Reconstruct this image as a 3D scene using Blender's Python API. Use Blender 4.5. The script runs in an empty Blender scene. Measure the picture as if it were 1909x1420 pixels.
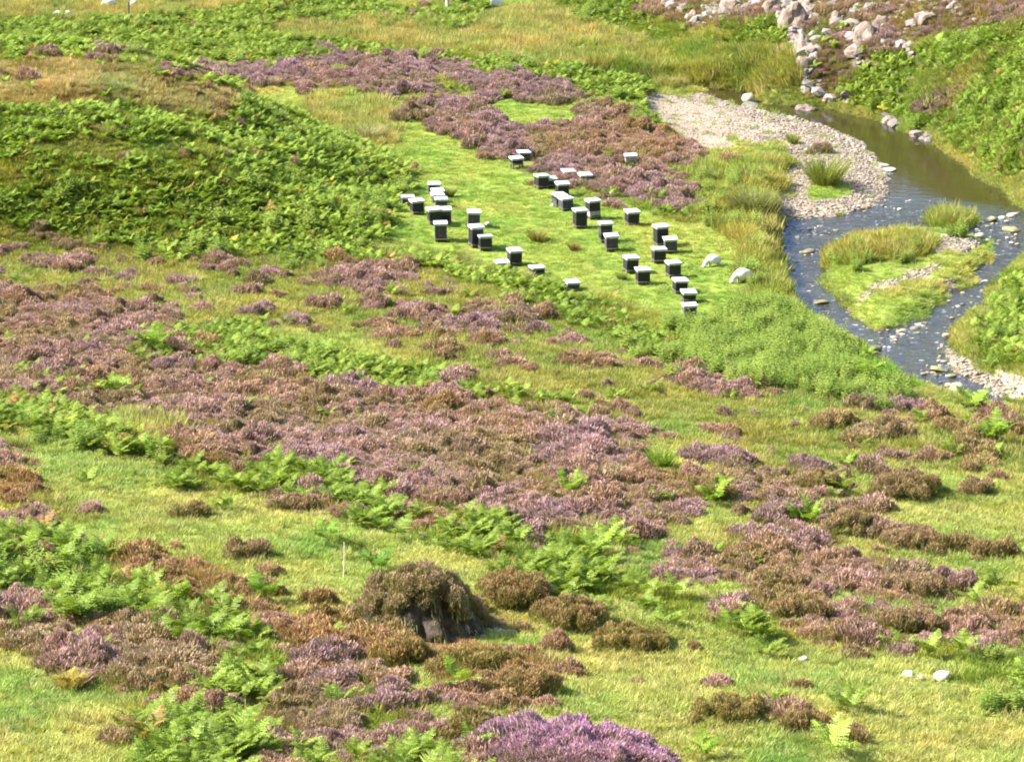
import bpy, bmesh, math, random
import numpy as np
from mathutils import Vector, Matrix

R = math.radians
random.seed(7)
rng = np.random.default_rng(11)
SC = bpy.context.scene

# ------------------------------------------------------------------ camera, sky, sun, exposure
PW, PH, FPX = 1909.0, 1420.0, 7250.0          # photograph size, focal length in its pixels
CAM_H, PITCH = 35.0, R(15.4)
cam_d = bpy.data.cameras.new('camera')
cam_d.sensor_width = 36.0
cam_d.lens = 36.0 * FPX / PW
cam_d.clip_start, cam_d.clip_end = 1.0, 5000.0
cam = bpy.data.objects.new('camera', cam_d)
SC.collection.objects.link(cam)
cam.location = (0, 0, CAM_H)
cam.rotation_euler = (R(90) - PITCH, 0, 0)
SC.camera = cam

SUN_EL, SUN_AZ = R(42), R(-94)                 # azimuth from +Y (away from the camera) towards +X
sun_dir = Vector((math.sin(SUN_AZ) * math.cos(SUN_EL), math.cos(SUN_AZ) * math.cos(SUN_EL), math.sin(SUN_EL)))
W = bpy.data.worlds.new('World')
SC.world = W
W.use_nodes = True
wn = W.node_tree.nodes
sky = wn.new('ShaderNodeTexSky')
sky.sky_type = 'NISHITA'
sky.sun_disc = False
sky.sun_elevation = SUN_EL
sky.sun_rotation = SUN_AZ % (2 * math.pi)
wn['Background'].inputs['Strength'].default_value = 0.15
W.node_tree.links.new(sky.outputs[0], wn['Background'].inputs['Color'])
sl = bpy.data.lights.new('sun', 'SUN')
sl.energy = 5.0
sl.angle = R(0.53)
sl.color = (1.0, 0.955, 0.87)
so = bpy.data.objects.new('sun', sl)
SC.collection.objects.link(so)
so.rotation_euler = (-sun_dir).to_track_quat('-Z', 'Y').to_euler()
so.location = (-60, 120, 80)

SC.view_settings.view_transform = 'Standard'
SC.view_settings.look = 'None'
SC.view_settings.gamma = 1.0
SC.view_settings.use_curve_mapping = False
SC.view_settings.exposure = 1.93
SC.cycles.max_bounces = 8
SC.cycles.transparent_max_bounces = 12
SC.cycles.filter_width = 1.9

# ------------------------------------------------------------------ helpers
CP, SP = math.cos(PITCH), math.sin(PITCH)


def project(x, y, z):
    """world point -> pixel of the photograph, and depth"""
    dz = z - CAM_H
    d = y * CP - dz * SP
    return PW / 2 + FPX * x / d, PH / 2 - FPX * (y * SP + dz * CP) / d, d


def ray(u, v):
    a = (np.asarray(u, float) - PW / 2) / FPX
    b = (np.asarray(v, float) - PH / 2) / FPX
    return a, CP - b * SP, -SP - b * CP


def on_plane(pts, zp):
    p = np.array(pts, float)
    dx, dy, dz = ray(p[:, 0], p[:, 1])
    t = (zp - CAM_H) / dz
    return np.stack([dx * t, dy * t], 1)


_ntab = [np.random.default_rng(100 + k).random((256, 256)) for k in range(12)]


def vnoise(x, y, seed=0):
    T = _ntab[seed % 12]
    x = np.asarray(x, float) + 1000.0
    y = np.asarray(y, float) + 1000.0
    xi = np.floor(x).astype(int)
    yi = np.floor(y).astype(int)
    fx = x - xi
    fy = y - yi
    fx = fx * fx * (3 - 2 * fx)
    fy = fy * fy * (3 - 2 * fy)
    x0, x1, y0, y1 = xi & 255, (xi + 1) & 255, yi & 255, (yi + 1) & 255
    return (T[x0, y0] * (1 - fx) + T[x1, y0] * fx) * (1 - fy) + (T[x0, y1] * (1 - fx) + T[x1, y1] * fx) * fy


def fbm(x, y, seed=0, octv=3):
    s, a, n = 0, 1.0, 0
    for k in range(octv):
        s = s + a * vnoise(x * 2 ** k, y * 2 ** k, seed + k)
        n += a
        a *= 0.5
    return s / n


def sstep(a, b, t):
    t = np.clip((t - a) / (b - a), 0, 1)
    return t * t * (3 - 2 * t)


def softplus(t, w):
    return w * np.logaddexp(0, t / w)


def in_poly(x, y, P):
    x = np.asarray(x, float)
    y = np.asarray(y, float)
    r = np.zeros(x.shape, bool)
    n = len(P)
    for i in range(n):
        x0, y0 = P[i]
        x1, y1 = P[(i + 1) % n]
        if y0 == y1:
            continue
        c = ((y0 > y) != (y1 > y)) & (x < (x1 - x0) * (y - y0) / (y1 - y0) + x0)
        r ^= c
    return r


def poly_dist(x, y, P):
    d = np.full(np.shape(x), 1e9)
    n = len(P)
    for i in range(n):
        x0, y0 = P[i]
        x1, y1 = P[(i + 1) % n]
        ex, ey = x1 - x0, y1 - y0
        L = ex * ex + ey * ey + 1e-12
        t = np.clip(((x - x0) * ex + (y - y0) * ey) / L, 0, 1)
        d = np.minimum(d, np.hypot(x - x0 - t * ex, y - y0 - t * ey))
    return d


def signed(x, y, P):
    return np.where(in_poly(x, y, P), -1, 1) * poly_dist(x, y, P)


# ------------------------------------------------------------------ stream, bars and islands (traced on the water plane)
WL = -0.70
STREAM_PX = [(1110, 163), (1200, 172), (1250, 170), (1330, 179), (1390, 201), (1460, 216), (1540, 237), (1600, 262), (1640, 300), (1660, 332),
             (1655, 360), (1630, 385), (1570, 400), (1500, 406), (1460, 414), (1442, 440), (1440, 490), (1457, 545), (1492, 592), (1560, 634),
             (1620, 674), (1680, 722), (1740, 756), (1800, 773), (1909, 800), (2060, 880), (2140, 895),
             (2000, 802), (1909, 757), (1846, 735), (1828, 718), (1780, 692), (1752, 656), (1779, 640), (1785, 613), (1812, 594), (1840, 572), (1847, 540),
             (1875, 508), (1909, 489), (1985, 460), (1990, 430), (1909, 392), (1866, 354), (1826, 334), (1802, 311), (1770, 287), (1734, 263),
             (1683, 247), (1659, 231), (1607, 219), (1532, 201), (1496, 199), (1428, 193), (1400, 172), (1309, 163), (1230, 160), (1110, 152)]
ISLAND_PX = [(1536, 527), (1539, 486), (1565, 461), (1603, 447), (1654, 440), (1711, 432), (1749, 435), (1803, 444), (1850, 455), (1850, 483),
             (1815, 508), (1812, 534), (1771, 546), (1764, 565), (1733, 584), (1685, 607), (1634, 617), (1590, 594), (1571, 562)]
ISLET_PX = [(1742, 425), (1745, 406), (1775, 396), (1808, 404), (1814, 420), (1780, 431)]
STREAM = on_plane(STREAM_PX, WL)
ISLAND = on_plane(ISLAND_PX, WL)
ISLET = on_plane(ISLET_PX, WL)


def z_land(x, y):
    # near hillside falling away from the camera and to the right
    t = 131.0 - y - 0.55 * x - 3.5 * (fbm(x / 9, y / 9, 3, 2) - 0.5)
    z = 0.104 * softplus(t, 5.0)
    z = z + 0.0038 * np.clip(72 - y, 0, None) ** 2 * 0.9
    # low terraces across the near slope
    near = sstep(136, 118, y)
    z = z + near * 0.55 * (fbm((x + 0.35 * y) / 11, (y + 0.25 * x) / 5.5, 5, 3) - 0.5)
    z = z + 0.30 * (fbm(x / 3.2, y / 3.2, 7, 2) - 0.5) * (0.35 + 0.65 * near)
    # bracken knoll on the left
    rk = np.hypot((x + 22.5) / 19.0, (y - 158) / 14.5) + 0.10 * (fbm(x / 4, y / 4, 1, 2) - 0.5)
    kn = 4.4 * (1 - sstep(0.32, 1.04, rk))
    kn = kn + 0.9 * (sstep(153.2, 155.0, y - 0.1 * (x + 14)) - 0.55) * (1 - sstep(0.35, 0.75, rk))
    kn = kn + 0.8 * (fbm(x / 5, y / 4, 9, 3) - 0.5) * (1 - sstep(0.6, 1.05, rk))
    kn = kn + 1.5 * np.exp(-((x + 13.5) / 8.5) ** 2 - ((y - 149.3) / 3.6) ** 2)
    z = z + kn
    # steep hillside beyond the stream
    d1 = (x - 13.5) * 0.96 + (y - 178.5) * 0.28
    d2 = (x - 6.5) * 0.91 + (y - 192.0) * 0.42
    d = np.maximum(d1, d2) + 1.2 * (fbm(x / 6, y / 6, 2, 2) - 0.5)
    hill = 0.62 * softplus(d, 0.7)
    hill = 30 * (1 - np.exp(-hill / 30))
    rough = sstep(0.5, 3, d)
    hill = hill + rough * 1.0 * (fbm(x / 3.5, y / 4.5, 4, 3) - 0.5)
    z = z + hill
    # valley floor rising to far slopes
    z = z + 0.12 * softplus(y - 222, 10) + 0.05 * softplus(-x - 45, 6)
    return z


SURF = {}


def ground_parts(x, y):
    """height, signed distance to the water's edge"""
    ds = signed(x, y, STREAM)
    di = np.minimum(signed(x, y, ISLAND), signed(x, y, ISLET))
    wob = 0.35 * (fbm(x / 1.1, y / 1.6, 6, 2) - 0.5)
    d = np.maximum(ds, -di) + wob                       # > 0 on land
    return d, di


GRAVEL_PX = [(1200, 172), (1330, 177), (1400, 197), (1470, 211), (1545, 230), (1612, 258), (1655, 300), (1675, 334), (1668, 368), (1640, 392), (1575, 410),
             (1500, 414), (1455, 420), (1443, 386), (1444, 354), (1424, 330), (1464, 299), (1444, 267), (1373, 263), (1337, 285), (1281, 285), (1218, 231), (1196, 187)]
GRAVEL = on_plane(GRAVEL_PX, WL + 0.2)
STRIP_PX = [(1752, 648), (1780, 640), (1800, 660), (1840, 690), (1909, 738), (1990, 790), (1990, 810), (1909, 762), (1846, 738), (1800, 708), (1770, 685)]
STRIP = on_plane(STRIP_PX, WL + 0.1)


def ground(x, y):
    zl = z_land(x, y)
    d, di = ground_parts(x, y)
    gb = np.maximum(sstep(1.2, -1.0, signed(x, y, GRAVEL)), sstep(0.8, -0.4, signed(x, y, STRIP)))
    bank = sstep(0.0, 0.9 + 1.5 * sstep(.3, 1.5, zl), d)
    z_bank = WL + 0.02 + (zl - WL) * bank
    z_grav = WL + 0.02 + 0.30 * sstep(0, 2.5, d) + 0.12 * (fbm(x / 2, y / 2, 8, 2) - 0.5)
    z = z_bank * (1 - gb) + z_grav * gb
    # islands stay low
    isl = sstep(0.3, 0.0, di)
    z_isl = WL + 0.02 + 0.36 * sstep(0.0, 1.0, -di) + 0.15 * (fbm(x / 1.5, y / 1.5, 2, 2) - 0.5) * sstep(0, 0.8, -di)
    z = z * (1 - isl) + z_isl * isl
    bed = WL - 0.05 - 0.30 * sstep(0.0, 1.6, -d) - 0.10 * fbm(x / 0.8, y / 0.8, 10, 2)
    return np.where(d < 0, bed, z), d


FX0, FX1, FY0, FY1, FS = -34.0, 40.0, 62.0, 216.0, 0.25
gx = np.arange(FX0, FX1 + 1e-6, FS)
gy = np.arange(FY0, FY1 + 1e-6, FS)
GX, GY = np.meshgrid(gx, gy, indexing='ij')
GZ, GD = ground(GX, GY)


def bil(A, x, y):
    fx = np.clip((np.asarray(x, float) - FX0) / FS, 0, A.shape[0] - 1.001)
    fy = np.clip((np.asarray(y, float) - FY0) / FS, 0, A.shape[1] - 1.001)
    i = fx.astype(int)
    j = fy.astype(int)
    a = fx - i
    b = fy - j
    return (A[i, j] * (1 - a) + A[i + 1, j] * a) * (1 - b) + (A[i, j + 1] * (1 - a) + A[i + 1, j + 1] * a) * b


def hz(x, y):
    return bil(GZ, x, y)


_T = np.arange(64, 214, 0.05)


def spot(u, v, floor_water=True):
    """first point of the ground seen through a pixel of the photograph"""
    dx, dy, dz = ray(u, v)
    x = dx / dy * _T
    z = CAM_H + dz / dy * _T
    g = hz(x, _T)
    if floor_water:
        g = np.maximum(g, WL)
    k = np.argmax(z <= g)
    if z[k] > g[k]:
        k = len(_T) - 1
    return Vector((float(x[k]), float(_T[k]), float(g[k])))


def px_per_m(p):
    return FPX / (p.y * CP - (p.z - CAM_H) * SP)


# ------------------------------------------------------------------ cover map: what grows where, traced from the photograph and laid on the ground
CL = dict(L=0, G=1, Y=2, B=3, D=4, H=5, P=6, Q=7, F=8, f=9, N=10, T=11, S=12, K=13, M=14, E=15, X=16)
MR = 3
mu = np.arange(-240, 2150, MR)
mv = np.arange(-150, 1590, MR)
MU, MV = np.meshgrid(mu, mv, indexing='ij')
CM = np.zeros(MU.shape, np.int8)


def paint(c, *pts):
    P = []
    for (a, b) in pts:                       # polygons that touch the picture's edge run on beyond it
        if a <= 0: a = -260
        if a >= 1909: a = 2170
        if b <= 0: b = -170
        if b >= 1420: b = 1610
        P.append((a, b))
    P = np.array(P, float)
    i0, i1 = np.searchsorted(mu, [P[:, 0].min(), P[:, 0].max()])
    j0, j1 = np.searchsorted(mv, [P[:, 1].min(), P[:, 1].max()])
    m = in_poly(MU[i0:i1, j0:j1], MV[i0:i1, j0:j1], P)
    CM[i0:i1, j0:j1][m] = CL[c]


def blob(c, u, v, ru, rv):
    paint(c, *[(u + ru * math.cos(a), v + rv * math.sin(a)) for a in np.linspace(0, 6.283, 12, endpoint=False)])


# far field and top of the picture
paint('Y', (0, 0), (480, 0), (470, 14), (300, 27), (150, 37), (0, 30))
paint('F', (0, 30), (150, 40), (300, 26), (400, 12), (480, 8), (490, 42), (560, 75), (700, 84), (720, 112), (560, 112), (400, 104), (300, 98), (0, 84))
paint('F', (480, 0), (880, 0), (900, 28), (880, 46), (700, 40), (560, 34), (470, 45))
paint('L', (690, 0), (860, 0), (850, 16), (700, 14))
paint('Y', (470, 50), (620, 40), (760, 46), (900, 40), (960, 14), (1040, 16), (1150, 62), (1250, 82), (1420, 86), (1490, 95), (1500, 140), (1430, 168), (1220, 152), (1150, 131), (1000, 111), (860, 101), (700, 80), (560, 72))
paint('T', (1000, 80), (1250, 88), (1440, 92), (1495, 105), (1490, 140), (1420, 160), (1230, 148), (1150, 128))
paint('F', (1035, 0), (1190, 0), (1215, 40), (1170, 66), (1120, 50), (1060, 34))
paint('f', (1110, 40), (1250, 45), (1300, 62), (1480, 58), (1480, 95), (1400, 84), (1250, 86), (1140, 66))
paint('K', (1180, 0), (1480, 0), (1490, 62), (1300, 48), (1200, 26))
paint('F', (1340, 42), (1470, 24), (1480, 55), (1470, 76), (1380, 72))
paint('K', (1470, 0), (1909, 0), (1909, 22), (1800, 36), (1720, 62), (1640, 102), (1590, 132), (1560, 188), (1530, 186), (1492, 130), (1500, 80), (1470, 50))
paint('H', (1500, 85), (1560, 60), (1610, 80), (1600, 130), (1560, 165), (1535, 150))
paint('P', (1545, 110), (1590, 85), (1600, 120), (1565, 150))
paint('H', (1640, 40), (1760, 20), (1909, 0), (1909, 30), (1800, 45), (1700, 75))
paint('F', (1590, 128), (1650, 92), (1720, 92), (1800, 48), (1909, 32), (1909, 372), (1850, 312), (1760, 252), (1690, 222), (1560, 200), (1560, 178))
paint('D', (1690, 150), (1780, 120), (1850, 95), (1858, 130), (1790, 190), (1720, 218), (1690, 200))
paint('P', (1692, 192), (1760, 162), (1800, 150), (1790, 172), (1720, 216))
paint('L', (1425, 148), (1520, 132), (1535, 192), (1430, 198))
paint('L', (1535, 188), (1700, 222), (1770, 255), (1850, 320), (1909, 372), (1909, 415), (1800, 315), (1700, 252), (1560, 206))
paint('F', (1909, 485), (1870, 510), (1850, 560), (1790, 620), (1790, 650), (1850, 690), (1909, 730))
paint('L', (1860, 520), (1845, 575), (1790, 615), (1785, 640), (1850, 690), (1909, 735), (1909, 720), (1830, 665), (1830, 610))
for (a, w) in (([(1470, 12), (1482, 58), (1500, 95), (1506, 140)], 16), ([(1515, 20), (1530, 60)], 9), ([(1590, 10), (1625, 40)], 9), ([(1660, 80), (1690, 95)], 8), ([(1770, 12), (1800, 30)], 8), ([(1596, 55), (1612, 80), (1605, 108)], 17), ([(1640, 15), (1650, 58)], 8), ([(1690, 66), (1738, 32)], 9),
               ([(1556, 8), (1568, 50)], 8), ([(1522, 168), (1575, 190)], 13), ([(1330, 4), (1440, 12), (1480, 6)], 11), ([(1255, 20), (1300, 36), (1345, 22)], 8), ([(1240, 4), (1280, 10)], 7),
               ([(1640, 226), (1662, 234)], 7), ([(1700, 250), (1722, 258)], 7)):
    for (p0, p1) in zip(a[:-1], a[1:]):
        for f in np.linspace(0, 1, 5):
            blob('X', p0[0] + (p1[0] - p0[0]) * f, p0[1] + (p1[1] - p0[1]) * f, w * random.uniform(.6, 1.1), w * random.uniform(.6, 1.0))
# knoll
paint('B', (0, 100), (200, 113), (330, 148), (440, 185), (470, 215), (400, 226), (200, 198), (0, 194))
paint('f', (0, 84), (300, 98), (440, 130), (560, 160), (500, 180), (330, 148), (200, 113), (0, 98))
paint('M', (40, 86), (260, 98), (250, 108), (60, 97))
paint('F', (0, 190), (200, 195), (400, 224), (440, 182), (520, 190), (600, 230), (700, 280), (768, 308), (745, 360), (725, 440), (690, 482), (600, 492), (480, 472), (300, 467), (180, 442), (100, 420), (0, 412))
paint('f', (0, 262), (200, 244), (380, 256), (480, 290), (500, 330), (300, 345), (0, 335))
paint('L', (60, 262), (200, 250), (340, 262), (300, 285), (150, 290))  # pale grass added to paint the crown of the knoll as sunlit
# strips of purple heather beyond
paint('L', (440, 150), (560, 160), (760, 172), (900, 180), (900, 200), (760, 190), (600, 200), (500, 185))
paint('P', (240, 117), (330, 119), (420, 125), (520, 117), (590, 98), (720, 106), (820, 111), (930, 134), (1020, 140), (1070, 165), (1110, 186), (1000, 186), (930, 176), (850, 166), (760, 171), (660, 166), (560, 156), (440, 148), (320, 136))
paint('L', (560, 122), (640, 118), (690, 124), (660, 138), (560, 132))
paint('f', (800, 142), (860, 150), (890, 165), (820, 168))
paint('F', (700, 84), (860, 104), (1000, 114), (1150, 130), (1212, 148), (1205, 175), (1222, 238), (1180, 215), (1120, 180), (1060, 152), (930, 131), (820, 110))
paint('P', (755, 192), (800, 178), (880, 184), (905, 214), (960, 230), (1010, 238), (1050, 250), (1060, 288), (980, 282), (880, 258), (820, 236), (770, 212))
paint('G', (885, 176), (1080, 196), (1092, 226), (1040, 236), (960, 226), (912, 206))
# meadow with the hives
paint('G', (560, 165), (740, 190), (765, 220), (880, 258), (960, 300), (990, 330), (1040, 345), (1100, 370), (1200, 390), (1300, 386), (1330, 310), (1420, 290), (1440, 330), (1440, 400), (1430, 420), (1430, 480), (1430, 560), (1350, 600), (1250, 600), (1170, 590), (1080, 545), (980, 512), (900, 482), (800, 462), (722, 445), (740, 360), (768, 318), (700, 275), (600, 222), (500, 182))
paint('Y', (560, 178), (700, 190), (735, 215), (725, 265), (690, 268), (600, 222))
paint('M', (880, 258), (1000, 245), (1092, 226), (1105, 192), (1165, 205), (1235, 250), (1290, 288), (1285, 305), (1200, 312), (1260, 330), (1310, 362), (1280, 388), (1180, 372), (1110, 368), (1060, 348), (1000, 335), (960, 305))
paint('H', (960, 262), (1100, 225), (1170, 208), (1235, 250), (1288, 288), (1240, 300), (1100, 280), (1050, 300), (980, 290))
paint('H', (1080, 320), (1190, 325), (1215, 345), (1160, 360), (1090, 345))
paint('T', (1290, 300), (1360, 310), (1440, 282), (1450, 340), (1445, 420), (1380, 400), (1330, 420), (1300, 392))
paint('f', (1190, 372), (1300, 388), (1300, 420), (1200, 395))
paint('T', (1375, 350), (1448, 372), (1448, 440), (1450, 560), (1405, 560), (1390, 470), (1365, 420))
paint('N', (1180, 602), (1250, 592), (1350, 602), (1400, 548), (1450, 552), (1500, 590), (1560, 632), (1620, 672), (1700, 724), (1720, 750), (1600, 742), (1480, 722), (1400, 702), (1280, 682), (1180, 660), (1130, 602))
paint('F', (690, 466), (800, 466), (900, 491), (980, 516), (1060, 546), (1130, 570), (1155, 602), (1080, 602), (1000, 562), (900, 522), (780, 496), (700, 492))
paint('f', (1130, 560), (1260, 606), (1300, 660), (1200, 650), (1100, 602))
# olive grass and heather mixture below the knoll
paint('D', (0, 412), (180, 444), (300, 467), (480, 474), (690, 484), (780, 498), (900, 524), (1000, 564), (1080, 604), (1180, 650), (1280, 684), (1480, 724), (1650, 746), (1760, 770), (1909, 768), (1909, 870), (1750, 886), (1500, 892), (1300, 862), (1200, 792), (960, 742), (830, 702), (750, 660), (560, 612), (330, 592), (150, 542), (0, 502))
paint('H', (60, 420), (180, 442), (170, 458), (60, 440))
paint('H', (380, 480), (450, 484), (470, 500), (390, 494))
paint('H', (600, 500), (690, 490), (760, 520), (700, 545), (600, 530))
paint('H', (760, 570), (960, 575), (990, 620), (860, 620), (770, 600))
paint('H', (1280, 688), (1480, 714), (1470, 732), (1280, 706))
paint('P', (1600, 740), (1700, 745), (1730, 765), (1640, 768))
# the broad heather belt
paint('H', (0, 502), (160, 548), (330, 600), (350, 668), (500, 702), (680, 702), (740, 742), (820, 722), (960, 742), (1200, 792), (1200, 852), (1290, 880), (1480, 866), (1560, 900), (1500, 936), (1300, 934), (1280, 972), (1180, 1002), (1000, 1002), (900, 962), (800, 985), (700, 902), (560, 852), (420, 852), (330, 832), (260, 772), (120, 745), (0, 722))
paint('P', (780, 722), (850, 716), (870, 740), (790, 748))
paint('P', (930, 860), (1050, 800), (1090, 830), (1000, 880), (950, 890))
paint('P', (620, 700), (690, 712), (680, 740), (630, 730))
paint('P', (1420, 938), (1510, 926), (1560, 950), (1500, 975), (1430, 968))
paint('L', (1200, 830), (1270, 850), (1260, 890), (1190, 880))
paint('F', (338, 600), (450, 600), (560, 648), (700, 670), (812, 690), (812, 734), (740, 738), (660, 702), (480, 682), (360, 652))
blob('F', 285, 640, 32, 22)
blob('f', 215, 718, 28, 18)
blob('f', 70, 690, 40, 14)
blob('f', 135, 695, 25, 12)
paint('f', (830, 702), (1000, 735), (1100, 760), (1060, 775), (900, 745))
# right foreground
paint('H', (1230, 1040), (1370, 1000), (1440, 1010), (1500, 1000), (1600, 1040), (1690, 1060), (1775, 1100), (1680, 1116), (1560, 1092), (1370, 1092), (1250, 1066))
paint('H', (1370, 1130), (1500, 1100), (1560, 1150), (1640, 1130), (1800, 1150), (1909, 1120), (1909, 1190), (1700, 1192), (1560, 1182), (1440, 1152))
paint('M', (1500, 960), (1660, 965), (1670, 1000), (1560, 1004))
paint('f', (790, 1000), (900, 1000), (1050, 1030), (1180, 1070), (1215, 1112), (1100, 1112), (980, 1072), (840, 1042))
paint('F', (830, 1010), (900, 1012), (1040, 1042), (1160, 1078), (1120, 1094), (990, 1062), (860, 1036))
paint('f', (1210, 1090), (1300, 1128), (1400, 1158), (1500, 1180), (1450, 1205), (1350, 1182), (1220, 1132))
paint('f', (1640, 1185), (1790, 1195), (1800, 1232), (1640, 1222))
paint('F', (1790, 1205), (1909, 1215), (1909, 1285), (1840, 1288), (1795, 1245))
paint('f', (800, 985), (900, 962), (1000, 1002), (1180, 1002), (1180, 1030), (1000, 1020))
# left foreground
paint('F', (0, 712), (100, 742), (220, 800), (330, 852), (420, 872), (400, 905), (300, 882), (180, 822), (0, 775))
paint('f', (400, 860), (560, 870), (720, 905), (720, 970), (600, 940), (420, 905))
paint('H', (500, 915), (560, 925), (650, 955), (640, 970), (540, 945))
paint('Y', (200, 775), (300, 780), (330, 830), (230, 800))
paint('H', (0, 830), (45, 835), (50, 860), (0, 862))
paint('Q', (0, 872), (50, 880), (90, 912), (40, 935), (0, 935))
paint('D', (60, 912), (190, 940), (190, 975), (90, 960))
paint('H', (0, 940), (80, 958), (155, 1000), (120, 1008), (0, 985))
paint('F', (0, 985), (100, 992), (190, 1020), (235, 1072), (290, 1100), (270, 1150), (200, 1140), (0, 1085))
paint('f', (270, 1092), (350, 1114), (480, 1164), (480, 1196), (350, 1196), (240, 1150))
paint('Q', (210, 1020), (300, 1028), (400, 1058), (450, 1108), (560, 1138), (640, 1140), (720, 1160), (800, 1200), (780, 1240), (640, 1232), (480, 1162), (350, 1112), (240, 1072))
paint('H', (0, 1092), (120, 1118), (300, 1190), (430, 1220), (560, 1230), (700, 1260), (790, 1330), (890, 1350), (910, 1400), (700, 1420), (560, 1420), (440, 1345), (300, 1292), (200, 1252), (100, 1222), (0, 1184))
paint('P', (240, 1200), (300, 1210), (300, 1240), (250, 1240))
paint('P', (560, 1240), (700, 1270), (720, 1310), (640, 1310), (570, 1290))
paint('f', (430, 1190), (500, 1185), (540, 1282), (520, 1380), (445, 1376), (425, 1292))
paint('f', (670, 1310), (765, 1318), (765, 1385), (695, 1385))
paint('f', (540, 1395), (850, 1400), (850, 1420), (540, 1420))
paint('Q', (800, 1205), (940, 1212), (1030, 1258), (1020, 1300), (900, 1302), (800, 1252))
paint('f', (250, 1290), (430, 1350), (480, 1420), (300, 1420))
paint('E', (880, 1140), (960, 1150), (990, 1185), (900, 1195), (840, 1190))
# bars and islands
paint('S', *GRAVEL_PX)
paint('S', *STRIP_PX)
paint('G', (1498, 362), (1520, 345), (1590, 345), (1600, 362), (1560, 376), (1510, 376))
paint('G', *ISLAND_PX)
paint('T', (1545, 470), (1600, 446), (1720, 440), (1735, 470), (1600, 492), (1550, 496))
paint('L', (1640, 520), (1740, 515), (1760, 540), (1660, 556))
paint('S', (1722, 440), (1830, 448), (1836, 470), (1750, 466))
paint('S', (1580, 548), (1700, 504), (1755, 494), (1760, 500), (1640, 532), (1588, 560))
paint('S', (1740, 520), (1790, 515), (1775, 545), (1750, 545))
paint('T', *ISLET_PX)


def cover(x, y, z, warp=1.0, fray=0.0):
    """class of ground cover at world points, with ragged edges"""
    wx = warp * (fbm(x / 1.3, y / 1.3, 0, 3) - 0.5) * 1.3
    wy = warp * (fbm(x / 1.3, y / 1.3, 5, 3) - 0.5) * 3.2
    if fray:                             # neighbours mingle along the seams
        wx = wx + rng.normal(0, fray, np.shape(x)) * (rng.random(np.shape(x)) < .5)
        wy = wy + rng.normal(0, fray * 2.2, np.shape(x)) * (rng.random(np.shape(x)) < .5)
    u, v, _ = project(x + wx, y + wy, z)
    i = np.clip(((u - mu[0]) / MR + 0.5).astype(int), 0, len(mu) - 1)
    j = np.clip(((v - mv[0]) / MR + 0.5).astype(int), 0, len(mv) - 1)
    return CM[i, j]


#            L  G  Y  B  D  H  P  Q  F  f  N  T  S  K  M  E
GRASS_DENS = np.array([1.0, 1.0, 1.0, 1.0, 0.95, 0.45, 0.40, 0.40, 0.30, 0.85, 0.5, 1.0, 0.03, 0.45, 0.7, 0.40, 0.10])
GRASS_H = np.array([0.17, 0.085, 0.46, 0.24, 0.25, 0.30, 0.26, 0.30, 0.3, 0.25, 0.35, 0.52, 0.15, 0.24, 0.16, 0.15, 0.2])
GRASS_C = np.array([(.288, .308, .078), (.248, .308, .062), (.300, .282, .085), (.310, .262, .105), (.240, .248, .058), (.200, .170, .050), (.190, .180, .050),
                    (.250, .155, .060), (.150, .200, .030), (.210, .240, .040), (.170, .240, .036), (.255, .265, .056), (.22, .25, .06), (.230, .190, .075), (.230, .260, .045), (.2, .16, .07), (.23, .19, .075)])
HEATH_D = np.array([0.02, 0.0, 0.0, 0.06, 0.22, 0.97, 0.97, 0.95, 0.02, 0.03, 0.0, 0.0, 0.0, 0.45, 0.55, 0.05, 0.10])
HEATH_P = np.array([0.2, 0.2, 0.2, 0.1, 0.48, 0.52, 0.95, 0.05, 0.2, 0.2, 0.2, 0.2, 0.2, 0.45, 0.72, 0.1, 0.5])
BRACK_D = np.array([0.004, 0.0, 0.0, 0.02, 0.012, 0.006, 0.004, 0.01, 0.97, 0.38, 0.12, 0.02, 0.0, 0.03, 0.03, 0.0, 0.0])
SOIL = np.array([(.16, .17, .04), (.16, .20, .032), (.15, .13, .05), (.17, .135, .06), (.13, .14, .035), (.075, .055, .03), (.075, .055, .035), (.085, .05, .025), (.05, .06, .018), (.12, .14, .03),
                 (.07, .09, .02), (.12, .12, .03), (.25, .195, .142), (.17, .13, .09), (.13, .13, .04), (.045, .034, .026), (.22, .185, .155)])

# ------------------------------------------------------------------ mesh and material helpers


def tag(o, label=None, cat=None, group=None, kind=None):
    if label: o['label'] = label
    if cat: o['category'] = cat
    if group: o['group'] = group
    if kind: o['kind'] = kind
    return o


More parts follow.
